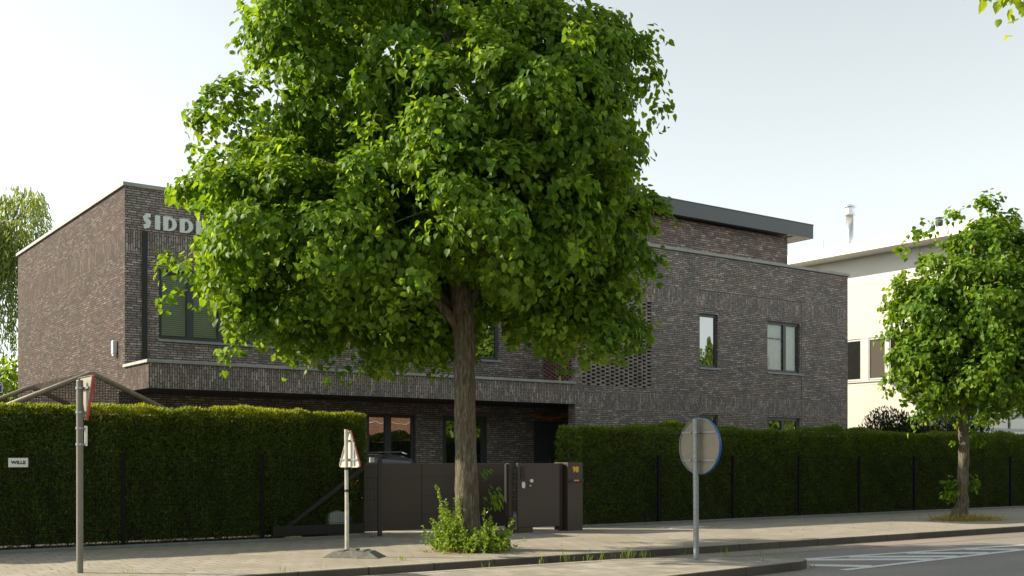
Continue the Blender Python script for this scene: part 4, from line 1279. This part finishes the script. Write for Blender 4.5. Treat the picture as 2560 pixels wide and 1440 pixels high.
# litter of petals and leaves on the pavement
n = 900
P = np.stack([r.uniform(2.5, 26, n), 13.15 + 4.8 * r.beta(1.2, 1.2, n), np.full(n, .006)], 1)
ed = r.uniform(size=n) < .35
P[ed, 1] = np.where(r.uniform(size=ed.sum()) < .5, 17.9 - np.abs(r.normal(0, .12, ed.sum())), 12.9 - np.abs(r.normal(0, .05, ed.sum())))
P[P[:, 1] < 12.95, 2] = -.114
T = r.normal(size=(n, 3)) * np.array([1, 1, .15]); NN = np.array([0, 0, 1.0]) + r.normal(0, .2, (n, 3))
L = r.uniform(.015, .05, n)
V, F = leaf_mesh(P, T, NN, L, L * .7, .1, .1)
tag(quads_object("litter", V, F, M["leaf_straw"]), "fallen leaf bits scattered over pavement and gutter", "litter", kind="stuff")

# ------------------------------------------------------------------ road signs
def clamp(mb, x, y, z, rad, t=.016):
    mb.tube([(x, y, z - t), (x, y, z + t)], rad + .008, 14)
    mb.box(x - .012, x + .012, y - rad - .03, y - rad - .004, z - .012, z + .012)
# tall give way post, left
lx, ly = 3.74, 14.43
s1 = empty("give_way_sign", (lx, ly, 0), "tall grey post with red edged give way triangle seen from behind, left of the gates", "road sign")
q = MB(); q.tube([(lx, ly, -.05), (lx, ly, 2.385)], .041, 18); q.tube([(lx, ly, 2.386), (lx, ly, 2.40)], [.043, .036], 18); q.build("pole", M["pole_paint"], s1, smooth=False)
def tri(cy, cz, side, up, rr=.035, n=5):
    h = side * .866; pts = []
    V_ = [(cy - side / 2, cz - h / 3), (cy + side / 2, cz - h / 3), (cy, cz + 2 * h / 3)]
    if not up: V_ = [(a, 2 * cz - b2) for a, b2 in V_]
    for k in range(3):
        p, a, b2 = Vector(V_[k]), Vector(V_[k - 1]), Vector(V_[(k + 1) % 3])
        e1, e2 = (a - p).normalized(), (b2 - p).normalized()
        dist = rr * 1.732
        p1, p2_ = p + e1 * dist, p + e2 * dist
        for j in range(n + 1):
            t = j / n
            pts.append(tuple(p1 * (1 - t) ** 2 + p * 2 * t * (1 - t) + p2_ * t * t))
    return pts
def shrink(pts, cy, cz, f): return [(cy + (a - cy) * f, cz + (b2 - cz) * f) for a, b2 in pts]
xs_ = lx + .075
zc = 2.26
o_ = tri(ly, zc, .66, False)
q = MB(); q.prism(shrink(o_, ly, zc, .985), 'x', xs_, xs_ + .003); q.build("plate", M["sign_back"], s1)
q = MB(); q.ringprism(o_, shrink(o_, ly, zc, .975), 'x', xs_ - .016, xs_ + .0035); q.build("rim", M["sign_back"], s1)
q = MB(); q.ringprism(shrink(o_, ly, zc, 1.015), shrink(o_, ly, zc, .72), 'x', xs_ + .0037, xs_ + .024); q.build("red_border", M["sign_red"], s1)
q = MB(); q.prism(shrink(o_, ly, zc, .718), 'x', xs_ + .004, xs_ + .006); q.build("white_field", M["sign_white"], s1)
for zz in (2.30, 2.00):
    q = MB(); clamp(q, lx, ly, zz, .041); q.box(xs_ - .034, xs_ - .002, ly - (.20 if zz > 2.2 else .05), ly + (.20 if zz > 2.2 else .05), zz - .012, zz + .012)
    q.build("clamp", M["galvanised"], s1)
q = MB(); q.box(lx + .062, lx + .088, ly - .022, ly + .022, 1.58, 1.83); q.build("sub_plate", M["plate_pale"], s1, bevel=.004)
for zz in (1.80, 1.60):
    q = MB(); clamp(q, lx, ly, zz, .041); q.box(lx + .045, lx + .067, ly - .02, ly + .02, zz - .012, zz + .012)
    q.build("clamp", M["galvanised"], s1)
# temporary triangle on a foot plate
tx, ty = 7.51, 14.56
s2 = empty("warning_sign", (tx, ty, 0), "short pale pole with upright warning triangle seen from behind, in a rubber foot", "road sign")
q = MB(); q.tube([(tx, ty, .03), (tx, ty, .80)], .031, 16); q.tube([(tx - .003, ty, .80), (tx - .012, ty, 1.85)], .028, 16); q.build("pole", M["pole_alu"], s2, smooth=False)
for zz in (.96, 1.28):
    q = MB(); q.tube([(tx - .005, ty, zz - .018), (tx - .005, ty, zz + .018)], .033, 14); q.build("collar", M["letter_black"], s2)
zc = 1.49; o_ = tri(ty, zc, .66, True, .05); xs_ = tx + .05
q = MB(); q.prism(shrink(o_, ty, zc, .985), 'x', xs_, xs_ + .003); q.build("plate", M["sign_back_pale"], s2)
q = MB(); q.ringprism(o_, shrink(o_, ty, zc, .965), 'x', xs_ - .018, xs_ + .004); q.build("rim", M["sign_back_pale"], s2)
q = MB(); q.ringprism(shrink(o_, ty, zc, 1.012), shrink(o_, ty, zc, .76), 'x', xs_ + .0045, xs_ + .018); q.build("red_border", M["sign_red"], s2)
q = MB(); q.prism(shrink(o_, ty, zc, .755), 'x', xs_ + .004, xs_ + .008); q.build("white_field", M["sign_white"], s2)
q = MB(); q.box(xs_ - .022, xs_ - .002, ty - .27, ty + .27, 1.40, 1.425); q.box(xs_ - .022, xs_ - .002, ty - .12, ty + .12, 1.68, 1.70); q.box(xs_ - .016, xs_ - .003, ty - .16, ty - .125, 1.32, 1.66); q.build("brace", M["galvanised"], s2)
q = MB()
for a in (0,):
    # ribbed recycled foot plate: long low block with sloped ends
    c, n_ = math.cos(R(-46)), math.sin(R(-46))
    def rot(x, y): return (tx + .06 + x * c - y * n_, ty - .12 + x * n_ + y * c)
    def slab(x0, x1, y0, y1, z0, z1, sl, sw):
        lo = [(x0, y0), (x1, y0), (x1, y1), (x0, y1)]; hi = [(x0 + sl, y0 + sw), (x1 - sl, y0 + sw), (x1 - sl, y1 - sw), (x0 + sl, y1 - sw)]
        P0 = [(*rot(*p), z0) for p in lo]; P1 = [(*rot(*p), z1) for p in hi]
        q.face(P1); q.face(P0[::-1])
        for k in range(4): q.face([P0[k], P0[(k + 1) % 4], P1[(k + 1) % 4], P1[k]])
    slab(-.42, .42, -.20, .20, .003, .095, .16, .05)
    slab(-.20, -.10, -.155, .155, .096, .112, .015, .01)
    slab(.10, .20, -.155, .155, .096, .112, .015, .01)
    slab(-.06, .06, -.10, .10, .096, .125, .015, .01)
q.build("foot_plate", M["base_rubber"], s2)
# round sign on the island
rx, ry = 11.24, 11.22
s3 = empty("keep_right_sign", (rx, ry, 0), "round blue rimmed sign seen from behind on a galvanised post on the traffic island", "road sign")
q = MB(); q.tube([(rx + .01, ry, -.05), (rx, ry, 1.0), (rx - .01, ry, 1.985)], .0385, 20); q.build("pole", M["galvanised"], s3, smooth=False)
def circ(cy, cz, rad, n=40): return [(cy + rad * math.cos(2 * math.pi * k / n), cz + rad * math.sin(2 * math.pi * k / n)) for k in range(n)]
xs_, zc = rx + .078, 1.60
q = MB(); q.prism(circ(ry, zc, .388), 'x', xs_, xs_ + .003); q.build("plate", M["sign_back"], s3)
q = MB(); q.ringprism(circ(ry, zc, .393), circ(ry, zc, .386), 'x', xs_ - .022, xs_ + .004); q.build("rim", M["galvanised"], s3)
q = MB(); q.ringprism(circ(ry, zc, .400), circ(ry, zc, .3935), 'x', xs_ - .012, xs_ + .022); q.build("blue_edge", M["sign_blue"], s3)
q = MB(); q.prism(circ(ry, zc, .392), 'x', xs_ + .0042, xs_ + .012); q.build("blue_face", M["sign_blue"], s3)
q = MB()
a = Vector((-.1, .1)) 
q.prism([(ry - .06, zc + .18), (ry + .02, zc + .22), (ry + .02, zc - .05), (ry + .13, zc - .05), (ry - .02, zc - .24), (ry - .17, zc - .05), (ry - .06, zc - .05)], 'x', xs_ + .0122, xs_ + .0135); q.build("arrow", M["sign_white"], s3)
for zz in (1.795, 1.40):
    q = MB()
    wdt = math.sqrt(.386 ** 2 - (zz - zc) ** 2) - .01
    clamp(q, rx - .006, ry, zz, .0385)
    q.box(xs_ - .024, xs_ - .003, ry - wdt, ry + wdt, zz - .012, zz + .012)
    for s_ in (-1, 1): q.tube([(rx - .03, ry + s_ * .055, zz), (rx - .055, ry + s_ * .055, zz)], .016, 10)
    q.build("clamp", M["galvanised"], s3)
# street name plate at the picture edge
s4 = empty("street_name_sign", (2.12, 14.6, 0), "dark blue street name plate ending in T on a thin grey post", "street sign")
q = MB(); q.tube([(2.12, 14.66, -.05), (2.12, 14.66, 2.40)], .03, 14); q.build("pole", M["galvanised"], s4, smooth=False)
q = MB(); q.box(2.0, 2.885, 14.59, 14.60, 2.212, 2.352); q.build("plate", M["plate_blue"], s4, bevel=.004)
q = MB(); q.box(2.008, 2.877, 14.5865, 14.589, 2.220, 2.227); q.box(2.008, 2.877, 14.5865, 14.589, 2.337, 2.344); q.box(2.870, 2.877, 14.5865, 14.589, 2.2275, 2.3365); q.build("border", M["sign_white"], s4)
text_mesh("lettering", "T", .098, (2.825, 14.588, 2.282), ROT_FRONT, M["sign_white"], s4, .0008, .0035)

# ------------------------------------------------------------------ garden net shelter
ns = empty("net_shelter", (5.65, 23.3, 0), "gabled garden net shelter with tan tubes, its ridge showing above the left hedge", "garden shelter")
for y in (21.0, 25.7):
    q = MB(); q.tube([(4.0, y, 2.26), (5.62, y, 2.98), (5.68, y, 2.98), (7.15, y, 2.30)], .048, 10); q.tube([(4.0, y, 2.26), (4.0, y, 0)], .03, 8); q.tube([(7.15, y, 2.30), (7.15, y, 0)], .03, 8); q.build("frame", M["tan_tube"], ns, smooth=True)
q = MB(); q.tube([(4.0, 21, 2.26), (4.0, 25.7, 2.26)], .025, 8); q.tube([(7.15, 21, 2.30), (7.15, 25.7, 2.30)], .025, 8); q.build("eaves_tube", M["tan_tube"], ns, smooth=True)
q = MB()
q.face([(4.0, 25.68, 2.26), (7.15, 25.68, 2.30), (5.65, 25.68, 2.98)], [(0, 0), (3.15, 0), (1.65, .72)])
q.face([(5.65, 21, 3.03), (5.65, 25.7, 3.03), (7.15, 25.7, 2.33), (7.15, 21, 2.33)], [(0, 0), (4.7, 0), (4.7, 1.65), (0, 1.65)])
q.face([(4.0, 21.02, 2.26), (7.15, 21.02, 2.30), (5.65, 21.02, 2.98)], [(0, 0), (3.15, 0), (1.65, .72)])
q.build("net", M["shade_net"], ns)

# ------------------------------------------------------------------ parked car behind the gate
car = empty("parked_car", (11.36, 21.7, 0), "black car parked nose to the house, its roof and tail lamp showing by the gate", "car")
CX, CY = 11.36, 19.85
def sec(y, pts): return [Vector((CX + a, CY + y, b2)) for a, b2 in pts]
def half(w_, ws, z0, zs, zt, wt_): 
    return [(-w_ * .93, z0), (-w_, z0 + .18), (-w_, zs - .12), (-ws, zs), (-wt_, zt - .05), (-wt_ * .72, zt), (wt_ * .72, zt), (wt_, zt - .05), (ws, zs), (w_, zs - .12), (w_, z0 + .18), (w_ * .93, z0)]
secs = [sec(0.0, half(.80, .76, .35, .95, 1.02, .70)), sec(.10, half(.87, .82, .28, .98, 1.22, .66)), sec(.32, half(.89, .83, .24, 1.0, 1.44, .64)), sec(.62, half(.90, .83, .24, 1.0, 1.51, .65)), sec(1.7, half(.90, .83, .24, 1.0, 1.54, .66)), sec(2.4, half(.90, .83, .24, 1.0, 1.49, .64)), sec(3.1, half(.90, .83, .24, .98, 1.02, .70)), sec(3.8, half(.86, .78, .26, .88, .90, .64)), sec(4.1, half(.74, .68, .34, .70, .74, .55))]
q = MB()
for a, b2 in zip(secs, secs[1:]):
    for k in range(len(a)):
        k2 = (k + 1) % len(a); q.face([a[k], a[k2], b2[k2], b2[k]])
q.face(secs[0]); q.face(secs[-1])
cb = q.build("body", M["car_paint"], car, smooth=True)
q = MB(); q.face([(CX - .60, CY + .055, 1.03), (CX + .60, CY + .055, 1.03), (CX + .54, CY + .315, 1.435), (CX - .54, CY + .315, 1.435)]); q.build("rear_window", M["car_glass"], car)
for s_ in (-1, 1):
    q = MB(); q.face([(CX + s_ * .845, CY + .45, 1.02), (CX + s_ * .845, CY + 2.75, 1.02), (CX + s_ * .675, CY + 2.3, 1.44), (CX + s_ * .675, CY + .6, 1.45)]); q.build("side_window", M["car_glass"], car)
    q = MB(); q.box(CX + s_ * .80 - .085, CX + s_ * .80 + .085, CY - .02, CY + .12, .86, 1.0); q.build("tail_lamp", M["sign_red"], car, bevel=.02)
    q = MB(); q.tube([(CX + s_ * .56, CY + .55, 1.53), (CX + s_ * .56, CY + .75, 1.575), (CX + s_ * .56, CY + 2.1, 1.575), (CX + s_ * .56, CY + 2.3, 1.53)], .016, 8); q.build("roof_rail", M["car_silver"], car, smooth=True)
    for y in (.75, 3.35):
        q = MB(); q.tube([(CX + s_ * .91, CY + y, .31), (CX + s_ * .70, CY + y, .31)], .31, 20); wo_ = q.build("wheel", M["tyre"], car)
        q = MB(); q.tube([(CX + s_ * .912, CY + y, .31), (CX + s_ * .92, CY + y, .31)], .20, 20); q.build("rim", M["car_silver"], wo_)
q = MB(); q.box(CX - .80, CX - .50, CY - .03, CY - .012, .57, .66); pq = q.build("number_plate", M["plate_pale"], car)
q = MB(); q.box(CX - .55, CX - .45, CY + .10, CY + .13, 1.36, 1.46); q.build("sticker", M["sign_white"], car)
q = MB(); q.box(CX - .86, CX + .86, CY - .06, CY + .0, .34, .55); q.build("bumper", M["car_paint"], car, bevel=.02)

# ------------------------------------------------------------------ across the street, mirrored in the windows
rb = empty("red_brick_building", (34, -16, 0), "red brick building across the street, seen mirrored in the ground floor windows", "building")
q = MB()
q.box(14, 56, -22, -15.0, 0, 8.5); q.build("wall", M["brick_red"], rb)
q = MB(); q.box(13.7, 56.3, -22.3, -14.6, 8.5, 8.9); q.build("roof", M["roof_felt"], rb)
q = MB()
for z in (.6, 1.75, 2.9, 3.9): q.box(14, 56, -14.995, -14.95, z, z + .10)
q.build("string_course", M["concrete_light"], rb)
for k in range(12):
    for z in (4.6,):
        x = 15.5 + 3.4 * k
        f = MB(); f.box(x, x + .08, -14.99, -14.93, z, z + 1.7); f.box(x + 1.12, x + 1.2, -14.99, -14.93, z, z + 1.7); f.box(x + .08, x + 1.12, -14.99, -14.93, z, z + .08); f.box(x + .08, x + 1.12, -14.99, -14.93, z + 1.62, z + 1.7)
        fo = f.build("window", M["sign_white"], rb)
        g = MB(); g.box(x + .081, x + 1.119, -14.989, -14.96, z + .081, z + 1.619); g.build("pane", M["glass_dim"], fo)
far = [(-2, -7.5, 6.5), (9, -8.5, 8.5), (20, -7.8, 8.6), (25.5, -9.0, 8.0), (39.2, -8.6, 8.0), (57.5, -8.2, 9.8)]
first = None
for k, (x, y, h) in enumerate(far):
    desc = ["broad leafy tree across the street nearest the camera side", "tallish leafy tree across the street opposite the big lime tree", "smaller leafy tree across the street opposite the house entrance", "tallest leafy tree across the street opposite the brick house gates", "leafy tree across the street opposite the white building", "leafy tree farthest along the opposite pavement"][k]
    if first is None:
        first = bush("opposite_tree", (0, 0, 0), 2.6, 2.6, 4.6, 15000, .22, "leaf_far", desc, "tree", 71, "trees across the street", stem=False)
        for ch in first.children: 
            ch.data.transform(Matrix.Translation((0, 0, 2.0))); ch.name = "crown"
        mb = MB(); mb.tube([(0, 0, -.1), (0, 0, 1.5), (.1, 0, 4.5)], [.24, .17, .08], 10, False); mb.build("trunk", M["bark"], first, smooth=True)
        o = first
    else:
        o = first.copy(); COL.objects.link(o)
        for ch in first.children:
            c = ch.copy(); COL.objects.link(c); c.parent = o
        o["label"] = desc
    o.location = (x, y, 0); o.rotation_euler = (0, 0, k * 1.3); o.scale = (h / 6.6,) * 3
